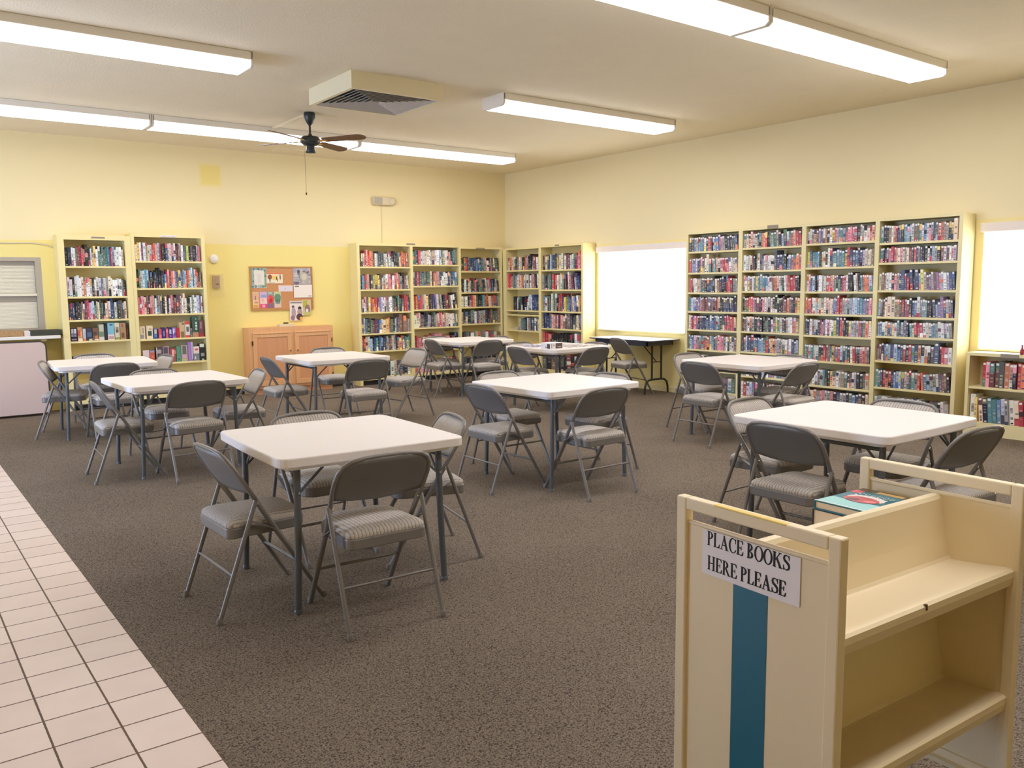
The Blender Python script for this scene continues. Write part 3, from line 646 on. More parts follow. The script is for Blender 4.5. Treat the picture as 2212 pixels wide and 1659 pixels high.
S['cb2']=["kecnnlnnkfecwewmmwldmrPe","ydkgygwroswccwgmmwsummqnnk","gywkkgyWGYksrRnnfadbbecbnwao","nnNnNyssmsmssedeDddddceb","rrmokkkkkkkkkkkkwrm","dkeddkmkyd"]
S['bc1']=["kknwwemrrsKkwcawgtggttbrlwwwc","qwkwwwcowwwkwwwdwycwwwwwyk","nknkkkdemmrpqlgccdgkcowNnwdkedc"]
S['bc2']=["cawmwccwroslprkknqwpwmmwwdgfkdkkwp","kgwltlkkkknkkkdnbromosudabylrowltwloke","prwpcmkpswwdcdykcdkwpmrdmwwcwkkwgwwqldw"]
HB=dict(a1=.225,a2=.225,a3=.22,cb1=.22,cb2=.24,bc1=.235,bc2=.23,lo=.24)
BK=[]
rb=random.Random(11)
def jit(c,s=.12):
    k=1+rb.uniform(-s,s); return tuple(min(255,max(0,x*k+rb.uniform(-7,7))) for x in c)
def spine_cells(w,h,base,key,sticker):
    """colour cells of a spine: list of (x0,x1,z0,z1,rgb)"""
    lum=.3*base[0]+.6*base[1]+.1*base[2]
    ink=rb.choice([(240,232,216),(236,220,170),(220,214,206)]) if lum<150 else rb.choice([(50,46,60),(120,40,48),(60,80,120),(30,30,34)])
    cells=[]; zs=[0.]
    foot=rb.random()
    other=jit(CL[rb.choice('knbltgdwcrpomea')][0])
    z=0.
    m=.22*w
    segs=[]
    if foot<.25: segs.append((.0,rb.uniform(.12,.4),other))
    if foot>.85: segs.append((rb.uniform(.6,.8),1.,other))
    if .4<foot<.5: segs.append((.4,.6,other))
    def col(zz):
        for a,b,c in segs:
            if a<=zz<b: return c
        return base
    t0=rb.uniform(.12,.3); t1=rb.uniform(.62,.84); a0=rb.uniform(.02,.06); n=9
    edges=sorted({0,1,*[a for a,b,c in segs],*[b for a,b,c in segs],t0,t1,*[t0+(t1-t0)*i/n for i in range(n)],a0,a0+.05})
    for p,q in zip(edges,edges[1:]):
        zc=(p+q)/2; c=col(zc); mid=c
        if t0<zc<t1 and rb.random()<.5:
            k=rb.uniform(.2,.62); mid=tuple(x*(1-k)+y*k for x,y in zip(c,ink))
        elif a0<zc<a0+.05 and rb.random()<.5: mid=ink
        cells+= [(0,m,p*h,q*h,c),(m,w-m,p*h,q*h,mid),(w-m,w,p*h,q*h,c)]
    if sticker:
        s=min(.013,w*.38); zz=h*.93; cells.append((w/2-s,w/2+s,zz-.011,zz+.009,(244,240,236)))
    return cells
def book_mb(w,d,h,base,cells,mb=None,T=None):
    mb=mb or MB(); f=(lambda p:tuple(p)) if T is None else (lambda p:tuple(T@Vector(p)))
    c=lin(base); pg=lin((228,214,186)); e=.0022
    vs=lambda *a:[f(p) for p in a]
    # covers and page block
    for x0,x1 in ((0,e),(w-e,w)):
        q=vs((x0,0,0),(x1,0,0),(x1,d,0),(x0,d,0),(x0,0,h),(x1,0,h),(x1,d,h),(x0,d,h))
        mb.add(q,[(3,2,1,0),(4,5,6,7),(1,2,6,5),(2,3,7,6),(3,0,4,7)],0,c)
    mb.add(vs((e,.001,.002),(w-e,.001,.002),(w-e,d-.004,.002),(e,d-.004,.002),(e,.001,h-.004),(w-e,.001,h-.004),(w-e,d-.004,h-.004),(e,d-.004,h-.004)),[(3,2,1,0),(4,5,6,7),(2,3,7,6)],0,pg)
    r=.0 
    for i,(x0,x1,z0,z1,cc) in enumerate(cells):
        y=-.0006 if i==len(cells)-1 and len(cells)%3==1 else 0
        mb.add(vs((x0,y,z0),(x1,y,z0),(x1,y,z1),(x0,y,z1)),[(0,1,2,3)],0,lin(cc))
    mb.add(vs((0,0,h),(w,0,h),(w,.0012,h),(0,.0012,h)),[(0,1,2,3)],0,c)
    return mb
for key,bc in (('b1',b1),('b2',b2),('b3',b3),('b4',b4),('lo',lo),('a1',a1),('a2',a2),('a3',a3),('cb1',cb1),('cb2',cb2),('bc1',bc1),('bc2',bc2)):
    rotm=Matrix.Translation(bc['loc'])@Matrix.Rotation(bc['rz'],4,'Z')
    for si,toks in enumerate(S[key]):
        toks=toks.replace(' ','')
        if not toks: continue
        z0=bc['sh'][si]+.0115
        ztop=(bc['sh'][si-1]-.014) if si else bc['top']-.004
        if key=='cb1' and si==4: ztop=bc['sh'][3]-.014
        avail=ztop-z0
        hb=min(HB.get(key,.178),avail-.03)
        ws=[]
        for ch in toks: ws.append((.75 if ch!='.' else 1.3)*rb.uniform(.75,1.35)*(1.35 if ch.isupper() else 1))
        room=bc['x1']-bc['x0']-.012; 
        if key=='lo': room=bc['x1']-bc['x0']-.012
        pad=.105 if (key,si)==('lo',0) else .004
        lean_from=len(toks)+1; ang=0
        if rb.random()<.45 and key not in('bc1','bc2'):
            lean_from=rb.randint(int(len(toks)*.35),int(len(toks)*.75)); ang=R(rb.uniform(2.5,6.5))
        if key=='lo' and si==1: lean_from=2; ang=R(5)
        extra=hb*1.12*math.sin(ang)
        k=(room-pad-extra)/sum(ws); x=bc['x0']+pad; row=[]
        for i,(ch,wr) in enumerate(zip(toks,ws)):
            w=wr*k
            if i==lean_from: x+=extra
            if ch!='.':
                tall=ch.isupper(); h=min(avail-.006,(hb+.03 if tall else hb*(rb.uniform(.86,1.05) if key in HB and key!='lo' else rb.uniform(.94,1.03))))
                if rb.random()<.06: h=min(avail-.006,h*1.1)
                if rb.random()<.05: h*=.88
                if ang and i>=lean_from: h=min(h,avail-.012)
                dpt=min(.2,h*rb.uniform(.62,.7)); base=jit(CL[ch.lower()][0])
                if key in('b1','b2','b3','b4'): base=tuple(.84*q+.16*g for q,g in zip(base,(196,190,190)))  # long-row covers paled toward grey: haze mixed into the book colour
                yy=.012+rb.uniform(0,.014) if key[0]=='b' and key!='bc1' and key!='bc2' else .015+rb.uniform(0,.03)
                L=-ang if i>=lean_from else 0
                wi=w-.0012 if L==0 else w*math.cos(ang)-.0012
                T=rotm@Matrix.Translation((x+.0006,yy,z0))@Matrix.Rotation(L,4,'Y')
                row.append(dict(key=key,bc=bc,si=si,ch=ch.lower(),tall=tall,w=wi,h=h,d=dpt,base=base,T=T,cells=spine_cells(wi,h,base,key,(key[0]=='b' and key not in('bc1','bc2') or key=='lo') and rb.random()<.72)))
            x+=w
        for i,b_ in enumerate(row): b_['row']=row; b_['i']=i
        BK+=row

zz=.743+.0115
o_=MB(); rq=random.Random(2)
for k in range(7): o_.obox((8.53,11.10-.01*rq.random(),zz+k*.006),(.15,.01*rq.random(),0),(0,.19,.0),(0,0,.005),0,lin(rq.choice([(206,190,150),(226,212,176),(180,160,120)])))
tag(o_.build('paper_stack',M['matteprint']),'loose stack of yellowed papers in the half-empty corner bookcase','paper stack')
# boxed sets standing face-out on the lower shelves of the two bookcases by the tiles
def media(bc,si,items,group):
    z0=bc['sh'][si]+.0115; n=len(items); x=bc['x0']
    tot=sum(i[1] for i in items); k=(bc['x1']-bc['x0']-.01)/tot
    for nm,wr,h,base,cells,lab in items:
        w=wr*k
        if base is not None:
            o_=MB(); o_.box(.002,w-.004,0,.09,0,h,c=lin(base))
            for j,(u0,u1,v0,v1,rgb) in enumerate(cells): 
                a,b=.002+u0*(w-.006),.002+u1*(w-.006); y=-.0004-.0002*j
                o_.add([(a,y,v0*h),(b,y,v0*h),(b,y,v1*h),(a,y,v1*h)],[(0,1,2,3)],0,lin(rgb))
            ob=o_.build(nm,M['print'],None,(bc['loc'].x+x,bc['loc'].y+.02,z0)); tag(ob,lab,'box' if nm!='book' else 'book',group)
        x+=w
g1='boxed sets on the lower shelves by the tiles'
media(bc1,3,[('media_case',1,.16,(40,36,52),[(.1,.46,.6,.95,(180,180,190)),(.54,.9,.6,.95,(210,206,206)),(.1,.46,.35,.55,(140,136,150)),(.54,.9,.35,.55,(150,140,160)),(.1,.9,.08,.2,(150,120,140))],'dark case with rows of pale squares, bookcase beside the slatted window'),
 ('media_case',.75,.17,(196,150,110),[(0,.6,.4,.8,(206,96,80)),(.1,1,.0,.2,(236,220,180)),(.6,1,.3,.7,(236,170,110))],'orange and cream case beside the dark case with pale squares'),
 ('media_case',.5,.15,(206,196,196),[(0,1,.0,.2,(226,130,90)),(.3,1,.3,.7,(190,186,206))],'narrow pale case with an orange foot, bookcase beside the slatted window'),
 ('media_case',.9,.16,(60,66,84),[(.1,.9,.3,.65,(86,110,130)),(.2,.8,.75,.95,(80,70,76)),(.4,1,.0,.15,(206,200,160))],'slate-blue case with a dark title band'),
 ('media_case',.9,.155,(130,96,80),[(.1,.7,.4,.7,(96,70,60)),(.4,.9,.1,.4,(196,130,96)),(.3,1,.02,.12,(236,220,180))],'brown illustrated case with a cream strip at its foot'),
 ('media_case',.85,.2,(150,160,130),[(.1,.9,.55,.95,(196,196,170)),(.1,.9,.25,.5,(120,140,110)),(0,1,0,.2,(226,206,196))],'tall sage-green case with a pale foot'),
 ('media_case',.45,.21,(36,36,44),[(.3,.7,.1,.8,(66,70,96))],'tall black case between the sage-green and sky-blue ones'),
 ('media_case',1.05,.21,(136,190,206),[(0,1,0,.32,(230,210,200)),(.1,.9,.05,.22,(196,160,150)),(.3,.8,.85,.95,(80,110,140))],'sky-blue case with a white lower panel'),
 ('media_case',.8,.21,(214,206,180),[(.2,.8,.4,.75,(150,140,110)),(.3,.7,.45,.6,(90,80,70)),(0,1,0,.14,(160,160,90))],'cream case with a small dark picture, beside the sky-blue one'),
 ('media_case',.95,.205,(176,140,104),[(.2,.7,.1,.4,(120,90,50)),(.3,.5,.75,.95,(130,90,60))],'tan case with a brown picture, second from the right stile'),
 ('media_case',.3,.2,(76,50,42),[(.2,.8,.3,.7,(130,70,60))],'narrow dark brown case against the right stile')],g1)
media(bc1,4,[('media_case',.5,.14,(56,56,84),[(.4,1,0,1,(226,222,226))],'small navy and white case alone on a low shelf'),('x',4.2,0,None,[],''),('media_case',.9,.1,(150,150,120),[(.2,.8,.3,.7,(110,110,90))],'low olive box on the shelf behind the first table'),('x',.2,0,None,[],''),('media_case',.8,.09,(206,60,60),[(.1,.9,.0,.4,(150,50,50))],'low red box on the shelf behind the first table'),('x',1,0,None,[],'')],g1)
media(bc2,3,[('media_case',.8,.165,(226,206,170),[(.55,.7,.45,.9,(140,120,90)),(.1,.7,.05,.35,(150,150,150))],'cream case with a grey vignette at the left end of the boxed sets'),('x',.15,0,None,[],''),
 ('media_case',.95,.17,(232,214,180),[(.2,.8,.25,.6,(70,86,70)),(.4,.8,.7,.8,(196,150,120))],'cream case with a dark green picture panel'),('x',.1,0,None,[],''),
 ('media_case',.5,.13,(86,130,190),[(.1,.9,.5,.9,(206,190,160)),(.1,.9,.0,.2,(60,90,160))],'small blue case with a tan top'),('x',.15,0,None,[],''),
 ('media_case',.5,.125,(206,90,110),[(.2,.9,.1,.4,(226,130,150))],'pink case left of the first indigo one'),
 ('media_case',.55,.14,(56,56,110),[(.3,.8,.2,.7,(130,130,180))],'first indigo case among the pink ones'),
 ('media_case',.4,.125,(216,96,120),[(.1,.8,.6,.9,(240,150,160))],'pink case between the two indigo ones'),
 ('media_case',.55,.14,(50,50,104),[(.2,.8,.4,.8,(200,200,216)),(.2,.8,.1,.3,(150,90,170))],'second indigo case with white lettering blocks'),
 ('media_case',.6,.135,(150,110,180),[(.1,.6,.4,.9,(216,210,226)),(.4,.9,.2,.5,(110,80,150))],'violet and white case beside a red one'),
 ('media_case',.45,.13,(206,50,60),[(.1,.9,.0,.2,(180,40,50))],'plain red case beside the violet one'),
 ('media_case',.85,.2,(206,180,136),[(.2,.9,.0,.4,(150,110,80)),(.5,.9,.85,.95,(120,90,60))],'tall tan case left of the red and white one'),
 ('media_case',.75,.215,(226,216,206),[(0,1,.8,1,(216,86,70)),(.25,.8,.35,.65,(110,110,100)),(0,1,0,.14,(216,86,70))],'white case with red top and foot bands'),
 ('media_case',.35,.12,(140,136,130),[(.2,.8,.3,.8,(90,90,96))],'short grey case before the tall green one'),
 ('media_case',.95,.27,(46,96,80),[(.0,1,0,.24,(190,140,110)),(.0,.28,.24,1,(86,88,76)),(.5,.8,.36,.46,(226,236,226)),(.5,.8,.5,.6,(226,236,226)),(.5,.8,.64,.74,(226,236,226)),(.58,.72,.385,.435,(46,96,80)),(.58,.72,.665,.715,(46,96,80)),(.56,.7,.86,.92,(196,210,200))],'tallest green case with white upright lettering'),
 ('media_case',.8,.22,(120,80,80),[(.3,.6,.5,.9,(170,140,140)),(0,1,0,.2,(170,60,60))],'maroon case against the right stile beside the tall green one')],g1)
media(bc2,4,[('x',.25,0,None,[],''),('media_case',.95,.17,(226,206,200),[(.7,.8,.85,.9,(150,130,130))],'plain off-white case at the left of the lower boxed sets'),
 ('media_case',.75,.165,(206,100,80),[(0,1,.85,1,(150,150,170)),(.3,.8,.4,.6,(226,130,100))],'terracotta case with a grey top edge'),('x',.2,0,None,[],''),
 ('media_case',.95,.2,(86,76,76),[(.1,.8,.6,.85,(180,160,160)),(0,.12,0,1,(220,210,200)),(.3,.9,.1,.3,(180,170,166))],'dark grey picture case with a white left edge'),
 ('media_case',.95,.21,(176,146,156),[(.1,.8,.55,.95,(90,84,96)),(.1,.8,.1,.4,(186,156,170))],'mauve case with a dark photo in its upper half'),
 ('media_case',1,.18,(160,84,76),[(.35,.7,.4,.9,(240,186,176)),(.75,.95,.6,.85,(226,150,130))],'brick-red case with a pale pink oval'),
 ('media_case',.7,.2,(96,150,120),[(.3,.7,.1,.22,(60,110,90))],'plain jade-green case among the lower boxed sets'),
 ('media_case',1,.215,(180,166,156),[(.2,.8,.45,.95,(110,110,100)),(.2,.8,.2,.4,(220,170,180)),(.2,.8,.05,.15,(206,190,110))],'grey-beige case with a dark photo, beside the lilac one'),
 ('media_case',.8,.25,(160,126,180),[(.75,1,.1,1,(206,190,216)),(.3,.4,.1,.9,(180,150,200))],'tall lilac case, tallest of the lower boxed sets'),
 ('media_case',.95,.19,(130,136,136),[(0,1,.5,1,(232,214,200)),(.3,.8,.72,.85,(206,86,76)),(.2,.4,.1,.3,(226,226,220))],'grey case with white top and red lettering'),
 ('media_case',.85,.22,(44,46,50),[(.05,.9,.8,1,(220,222,206)),(.2,.9,.25,.45,(150,156,150)),(.4,.8,0,.1,(190,206,150))],'black case with white cap band near the right stile')],g1)

# ------------------------------------------------------------------ tables
def make_table():
    t=thing('square_table','x','table')
    n=10; pts=[]
    for (x,y) in rrect(.95,.95,.055,5): 
        pts.append((x,y))
    # slightly bowed sides
    full=[]
    for i,p in enumerate(pts):
        q=pts[(i+1)%len(pts)]; full.append(p)
        if math.dist(p,q)>.3:
            for k in range(1,8):
                a=k/8; x=p[0]+(q[0]-p[0])*a; y=p[1]+(q[1]-p[1])*a; b=.006*(4*a*(1-a))
                full.append((x+(b if abs(x)>abs(y) and x>0 else -b if abs(x)>abs(y) else 0),y+(b if abs(y)>abs(x) and y>0 else -b if abs(y)>abs(x) else 0)))
    o=MB().prism(full,-.045,0).build('tabletop',M['tabletop'],t,(0,0,.742)); bevel(o,.007,3,50)
    s=MB().prism(rrect(.86,.86,.05,4),-.02,0); s.build('underside',M['white'],t,(0,0,.698))
    for sx in (-1,1):
        for sy in (-1,1):
            MB().tube([(sx*.365,sy*.385,.68),(sx*.37,sy*.385,.4),(sx*.385,sy*.388,.012)],.0162,12).lathe([(.0185,0),(.0185,.02),(.0162,.022)],12,at=(sx*.3853,sy*.388,0)).build('leg',M['leg'],t)
            br=MB(); br.bar((sx*.36,sy*.386,.56),(sx*.22,sy*.386,.69),.012,.005,(0,1,0)); br.bar((sx*.362,sy*.372,.57),(sx*.362,sy*.26,.69),.012,.005,(1,0,0))
            br.build('brace',M['leg'],t)
            MB().lathe([(.006,0),(.006,.008)],8,at=(sx*.365,sy*.386-.02 if sy<0 else sy*.386+.012,.565),axis='y').build('bolt',M['bolt'],t)
    for sx in (-1,1): MB().tube([(sx*.365,-.385,.655),(sx*.365,.385,.655)],.011,8).build('cross_bar',M['leg'],t)
    return t
TT={1:(1.858,3.934,-2.7,'white square table nearest the tiled strip and the camera'),2:(1.986,7.332,1.2,'white square table between the nearest one and the one by the leaning panel'),
 3:(1.882,9.596,-4.8,'white square table closest to the leaning blush panel'),4:(3.977,8.511,-.6,'white square table in front of the oak cabinet'),
 5:(6.65,9.815,2.0,'bare white square table before the back-wall corner bookcases'),6:(6.718,7.932,1.4,'white square table covered with a jigsaw puzzle and its box'),
 7:(4.196,4.998,2.0,'white square table alone in the middle of the carpet'),8:(6.816,5.158,1.1,'white square table closest to the long row of tall bookcases'),
 9:(4.335,2.57,0.,'white square table behind the cream book cart')}
tb0=make_table()
for i,(x,y,a,lab) in TT.items():
    o=tb0 if i==1 else copy_tree(tb0); o.location=(x,y,0); o.rotation_euler=(0,0,R(a)); o['label']=lab; o['group']='white square card tables'

# ------------------------------------------------------------------ folding chairs
def fy(z): return .265-.465*z/.765          # slanted front tube: depth at height z
def make_chair():
    t=thing('folding_chair','x','chair')
    half=[(.203,0),(.205,.2),(.208,.4),(.216,.52),(.225,.6),(.2265,.655),(.219,.70),(.198,.733),(.165,.752),(.11,.761),(.05,.7645)]
    P=[(-x,fy(z),z) for x,z in half]+[(x,fy(z),z) for x,z in half[::-1]]
    MB().tube(P,[.0125 if z<.6 else .0098 for x,y,z in P],10).build('frame',M['steel'],t)
    # back shell and its cushion
    def hw(z):
        for (x0,z0),(x1,z1) in zip(half,half[1:]):
            if z0<=z<=z1: return x0+(x1-x0)*(z-z0)/(z1-z0)
        return half[-1][0]
    def grid(inset,zlo,off,puff,zhi=.757):
        nu,nv=20,9; vs=[]
        for j in range(nv+1):
            v=j/nv
            for i in range(nu+1):
                u=-1+2*i/nu
                z=zlo+(zhi-zlo)*v; low=.014*(u*u)*(1-v)*1.0
                z=z+low
                wv=max(.03,hw(min(z,.764))-inset); x=u*wv
                bow=.02*(1-u*u)*(1-.3*v); e=(1-u**4)*(1-(2*v-1)**4)
                vs.append((x,fy(z)-bow+off+puff*e,z))
        fs=[(j*(nu+1)+i,j*(nu+1)+i+1,(j+1)*(nu+1)+i+1,(j+1)*(nu+1)+i) for j in range(nv) for i in range(nu)]
        return vs,fs,nu,nv
    vs,fs,nu,nv=grid(.004,.556,-.004,0)
    o=MB().add(vs,fs,0,None,True).build('backrest',M['shell'],t); so=o.modifiers.new('sol','SOLIDIFY'); so.thickness=.004; so.offset=0
    va,fa,nu,nv=grid(.003,.566,.002,.030,.7585); vb,fb,_,_=grid(.003,.566,-.001,0,.7585)
    mb=MB().add(va,fa,0,None,True).add(vb,[f[::-1] for f in fb],0,None,True)
    n0=len(va); ring=[i for i in range(nu+1)]+[(j+1)*(nu+1)-1 for j in range(1,nv+1)]+[nv*(nu+1)+i for i in range(nu-1,-1,-1)]+[j*(nu+1) for j in range(nv-1,0,-1)]
    for a,b in zip(ring,ring[1:]+ring[:1]): mb.f.append([a,b,b+n0,a+n0]); mb.m.append(0); mb.c.append(None); mb.smooth.append(True)
    fix_normals(mb.build('back_cushion',M['fabric'],t))
    # lower rim wire of the back
    MB().tube([(-.20,fy(.57),.570),(-.12,fy(.56)-.012,.561),(0,fy(.556)-.02,.556),(.12,fy(.56)-.012,.561),(.20,fy(.57),.570)],.005,6).build('back_rim',M['steel'],t)
    # seat
    def seatpts(w,l,y0,r):
        pts=[]
        for (sx,sy,a0) in ((1,1,0),(-1,1,90),(-1,-1,180),(1,-1,270)):
            rr=r if sy<0 else r*2.2; 
            for i in range(7):
                a=R(a0+90*i/6); ww=w/2-(0 if sy<0 else .012)
                pts.append((sx*(ww-rr)+rr*math.cos(a), y0+l/2+sy*(l/2-rr)+rr*math.sin(a)))
        return pts
    o=MB().prism(seatpts(.385,.395,-.185,.035),.362,.412).build('seat_pan',M['steel'],t); bevel(o,.006,2,50)
    mb=MB(); rings=[]
    for k,(s,z) in enumerate(((.985,.411),(1.0,.42),(.985,.431),(.93,.441),(.80,.449),(.55,.455),(.25,.458))):
        base=seatpts(.378,.388,-.182,.035); cy=.012
        rings.append([(x*s,cy+(y-cy)*s,z) for x,y in base])
    vs=[p for r_ in rings for p in r_]; n=len(rings[0]); fs=[(i*n+j,i*n+(j+1)%n,(i+1)*n+(j+1)%n,(i+1)*n+j) for i in range(len(rings)-1) for j in range(n)]
    mb.add(vs,fs,0,None,True); mb.add(rings[-1],[tuple(range(n))],0,None,True)
    mb.build('seat_cushion',M['fabric'],t)
    for sx in (-1,1):
        l=MB().tube([(sx*.2275,-.062,.535),(sx*.2275,-.075,.50),(sx*.226,-.25,.012)],.0105,10)
        l.build('leg',M['steel'],t)
        c=MB().lathe([(.0135,0),(.0145,.004),(.013,.024),(.0105,.03)],10,at=(sx*.226,-.2515,0)).build('foot_cap',M['cap'],t)
        c=MB().lathe([(.0135,0),(.0145,.004),(.013,.024),(.0105,.03)],10,at=(sx*.203,.264,0)).build('foot_cap',M['cap'],t)
        h=MB(); h.bar((sx*.2165,-.09,.445),(sx*.2145,.03,.385),.004,.022,(1,0,0)); h.build('link_arm',M['steel'],t)
        MB().lathe([(.009,-.014),(.009,.014)],10,at=(sx*.221,-.058,.524),axis='x').build('hinge_pin',M['bolt'],t)
    MB().tube([(-.226,-.180,.205),(.226,-.180,.205)],.0065,8).build('stretcher',M['steel'],t)
    MB().tube([(-.205,fy(.20),.20),(.205,fy(.20),.20)],.0075,8).build('stretcher',M['steel'],t)
    return t
ch0=make_chair()
NM={1:'the table nearest the tiled strip',2:'the second table along the tiled strip',3:'the table by the leaning blush panel',4:'the table before the oak cabinet',5:'the bare table by the corner bookcases',
    6:'the jigsaw table',7:'the table in the middle of the carpet',8:'the table by the long bookcase row',9:'the table behind the book cart'}
SD={'S':('near','back to the camera'),'N':('far','striped cushion facing the camera'),'W':('left','side-on, facing right'),'E':('right','side-on, facing left')}
CHS={1:dict(S=(-.125,-.80,-2.6),W=(-.735,-.045,-88.4),E=(.765,-.01,77),N=(.10,.705,180)),
 2:dict(S=(.012,-.715,4.4),W=(-.705,-.142,-92.5),E=(.79,-.03,84),N=(0,.72,183)),
 3:dict(S=(-.01,-.765,2),W=(-.605,.112,-105.8),E=(.72,.05,96),N=(.077,.83,178)),
 4:dict(S=(-.07,-1.07,-2),W=(-.80,.005,-92),E=(1.118,-.037,91.5),N=(.36,.95,176)),
 5:dict(S=(-.13,-.80,3),W=(-.70,-.05,-96),E=(.62,-.04,90),N=(-.17,.63,180)),
 6:dict(S=(-.05,-.83,4),W=(-.77,-.08,-94),E=(.58,-.12,92),N=(-.17,.63,184)),
 7:dict(S=(-.125,-.79,-.4),W=(-.76,.02,-90),E=(.655,-.03,90),N=(-.03,.77,181)),
 8:dict(S=(-.12,-.79,3),W=(-.841,-.007,-92.1),E=(.575,-.12,90),N=(-.05,.81,180)),
 9:dict(S=(-.01,-.76,-5),W=(-.72,.014,-90),E=(.70,.04,90),N=(.01,.79,182))}
first=True
for i,dct in CHS.items():
    for sd,(dx,dy,a) in dct.items():
        o=ch0 if first else copy_tree(ch0); first=False
        o.rotation_euler=(0,0,R(a)); v=Vector((0,.25,0)); v.rotate(o.rotation_euler)
        o.location=(TT[i][0]+dx+v.x,TT[i][1]+dy+v.y,0)
        near,how=SD[sd]
        o['label']='grey folding chair on the %s side of %s'%(near,NM[i]); o['group']='grey padded folding chairs around the tables'
o=copy_tree(ch0); o.rotation_euler=(0,0,R(-104)); v=Vector((0,.25,0)); v.rotate(o.rotation_euler); o.location=(7.93+v.x,8.22+v.y,0)
o['label']='grey folding chair pulled up to the dark-edged table under the window'; o['group']='grey padded folding chairs around the tables'

# ------------------------------------------------------------------ dark-edged folding table below window 1
t=thing('folding_table','long narrow folding table with pale top and dark edge below the window','table',(8.425,8.325,0))
o=MB().prism(rrect(.58,1.2,.04,5),-.018,0).build('tabletop',M['t10top'],t,(0,0,.745))
MB().tube([(x,y,0) for x,y in rrect(.582,1.202,.04,5)],.0095,6,closed=True).build('edge_band',M['t10edge'],t,(0,0,.736))
MB().box(-.25,.25,-.50,-.485,.665,.727).box(-.25,.25,.485,.50,.665,.727).box(-.25,-.235,-.5,.5,.665,.727).box(.235,.25,-.5,.5,.665,.727).build('apron',M['t10edge'],t)
for s in (-1,1):
    y=s*.44
    l=MB()
    for x in (-.09,.09): l.tube([(x,y,.70),(x,y,.20)],.0135,10)
    l.tube([(-.225,y,.01),(-.222,y,.10),(-.2,y,.165),(-.15,y,.198),(-.09,y,.205),(.09,y,.205),(.15,y,.198),(.2,y,.165),(.222,y,.10),(.225,y,.01)],.0135,10)
    l.build('leg',M['black'],t)
    b_=MB(); b_.bar((.0,y,.44),(0,y-s*.27,.67),.012,.006,(1,0,0)); b_.tube([(-.09,y,.44),(.09,y,.44)],.007,6); b_.build('brace',M['black'],t)

# ------------------------------------------------------------------ jigsaw on its table
zt=.7435
t=thing('puzzle_box','white jigsaw box with dark picture panels on the puzzle table','box',(6.268,7.545,zt),R(4))
bevel(MB().box(0,.205,0,.155,0,.072).build('lid',M['paper'],t),.002)
MB().add([(.09,-.0005,.006),(.2,-.0005,.006),(.2,-.0005,.066),(.09,-.0005,.066)],[(0,1,2,3)],0,lin((96,84,84))).add([(.12,-.0008,.02),(.18,-.0008,.02),(.18,-.0008,.03),(.12,-.0008,.03)],[(0,1,2,3)],0,lin((180,170,166))).add([(.02,-.0005,.01),(.035,-.0005,.01),(.035,-.0005,.06),(.02,-.0005,.06)],[(0,1,2,3)],0,lin((170,170,150))).add([(.05,-.0005,.03),(.075,-.0005,.03),(.075,-.0005,.055),(.05,-.0005,.055)],[(0,1,2,3)],0,lin((200,186,180))).add([(-.0005,.0,.006),(-.0005,.05,.006),(-.0005,.05,.06),(-.0005,.0,.06)],[(0,3,2,1)],0,lin((84,80,90))).add([(-.0005,.06,.01),(-.0005,.075,.01),(-.0005,.075,.03),(-.0005,.06,.03)],[(0,3,2,1)],0,lin((110,106,110))).build('printed_panels',M['matteprint'],t)
pz=MB(); rp=random.Random(5)
def piece(x,y,a,c,z=zt):
    s=.011; q=[]
    for k in range(16):
        an=2*math.pi*k/16; rr=s*(1+.28*math.cos(4*an)); q.append((rr*math.cos(an),rr*math.sin(an)))
    pz.prism(q,0,.0022,0,Matrix.Translation((x,y,z))@Matrix.Rotation(a,4,'Z'),lin(c))
for i in range(190):
    u,v=rp.random(),rp.random(); x=6.33+.30*u+.02*v; y=7.93+.40*v
    piece(x,y,rp.random()*3,rp.choice([(206,206,226),(176,176,206),(226,222,228),(150,150,186),(120,116,136),(196,176,180)]))
for i in range(120):
    u,v=rp.random(),rp.random(); piece(6.62+.5*u,7.60+.22*v,rp.random()*3,rp.choice([(226,206,206),(206,196,190),(170,160,166),(236,226,220),(186,150,150)]))
tag(pz.build('puzzle_pieces',M['matteprint']),'loose jigsaw pieces scattered over the puzzle table','puzzle pieces',kind='stuff')
ps=MB()
for i in range(14):
    for j in range(16):
        x0,y0=6.72+i*.024,7.86+j*.022; c=rp.choice([(206,200,196),(190,176,176),(150,150,160),(222,214,206),(176,166,150)])
        ps.box(x0,x0+.0235,y0,y0+.0215,zt,zt+.0022,0,lin(c))
tag(ps.build('assembled_puzzle',M['matteprint']),'partly assembled jigsaw lying behind the puzzle box','puzzle')

# ------------------------------------------------------------------ things on the low bookcase
t=thing('plastic_tub','tall white tub with a lilac rim on the low bookcase','tub',(8.56,3.29,.80))
MB().lathe([(.055,0),(.06,.02),(.074,.2),(.072,.2),(.058,.022)],28).build('body',mat('tub_white',(240,236,244),.4),t)
MB().lathe([(.073,.2),(.079,.2),(.08,.222),(.02,.226)],28).build('lid',mat('tub_lilac',(190,176,206),.4),t)
t=thing('small_bottle','small red bottle beside the white tub on the low bookcase','bottle',(8.5,3.368,.80))
MB().lathe([(.016,0),(.018,.004),(.018,.045),(.009,.064),(.008,.075)],16).build('body',mat('bottle_red',(170,60,76),.25),t)
MB().lathe([(.009,.074),(.009,.095),(.004,.097)],12).build('cap',mat('bottle_cap',(150,96,116),.4),t)

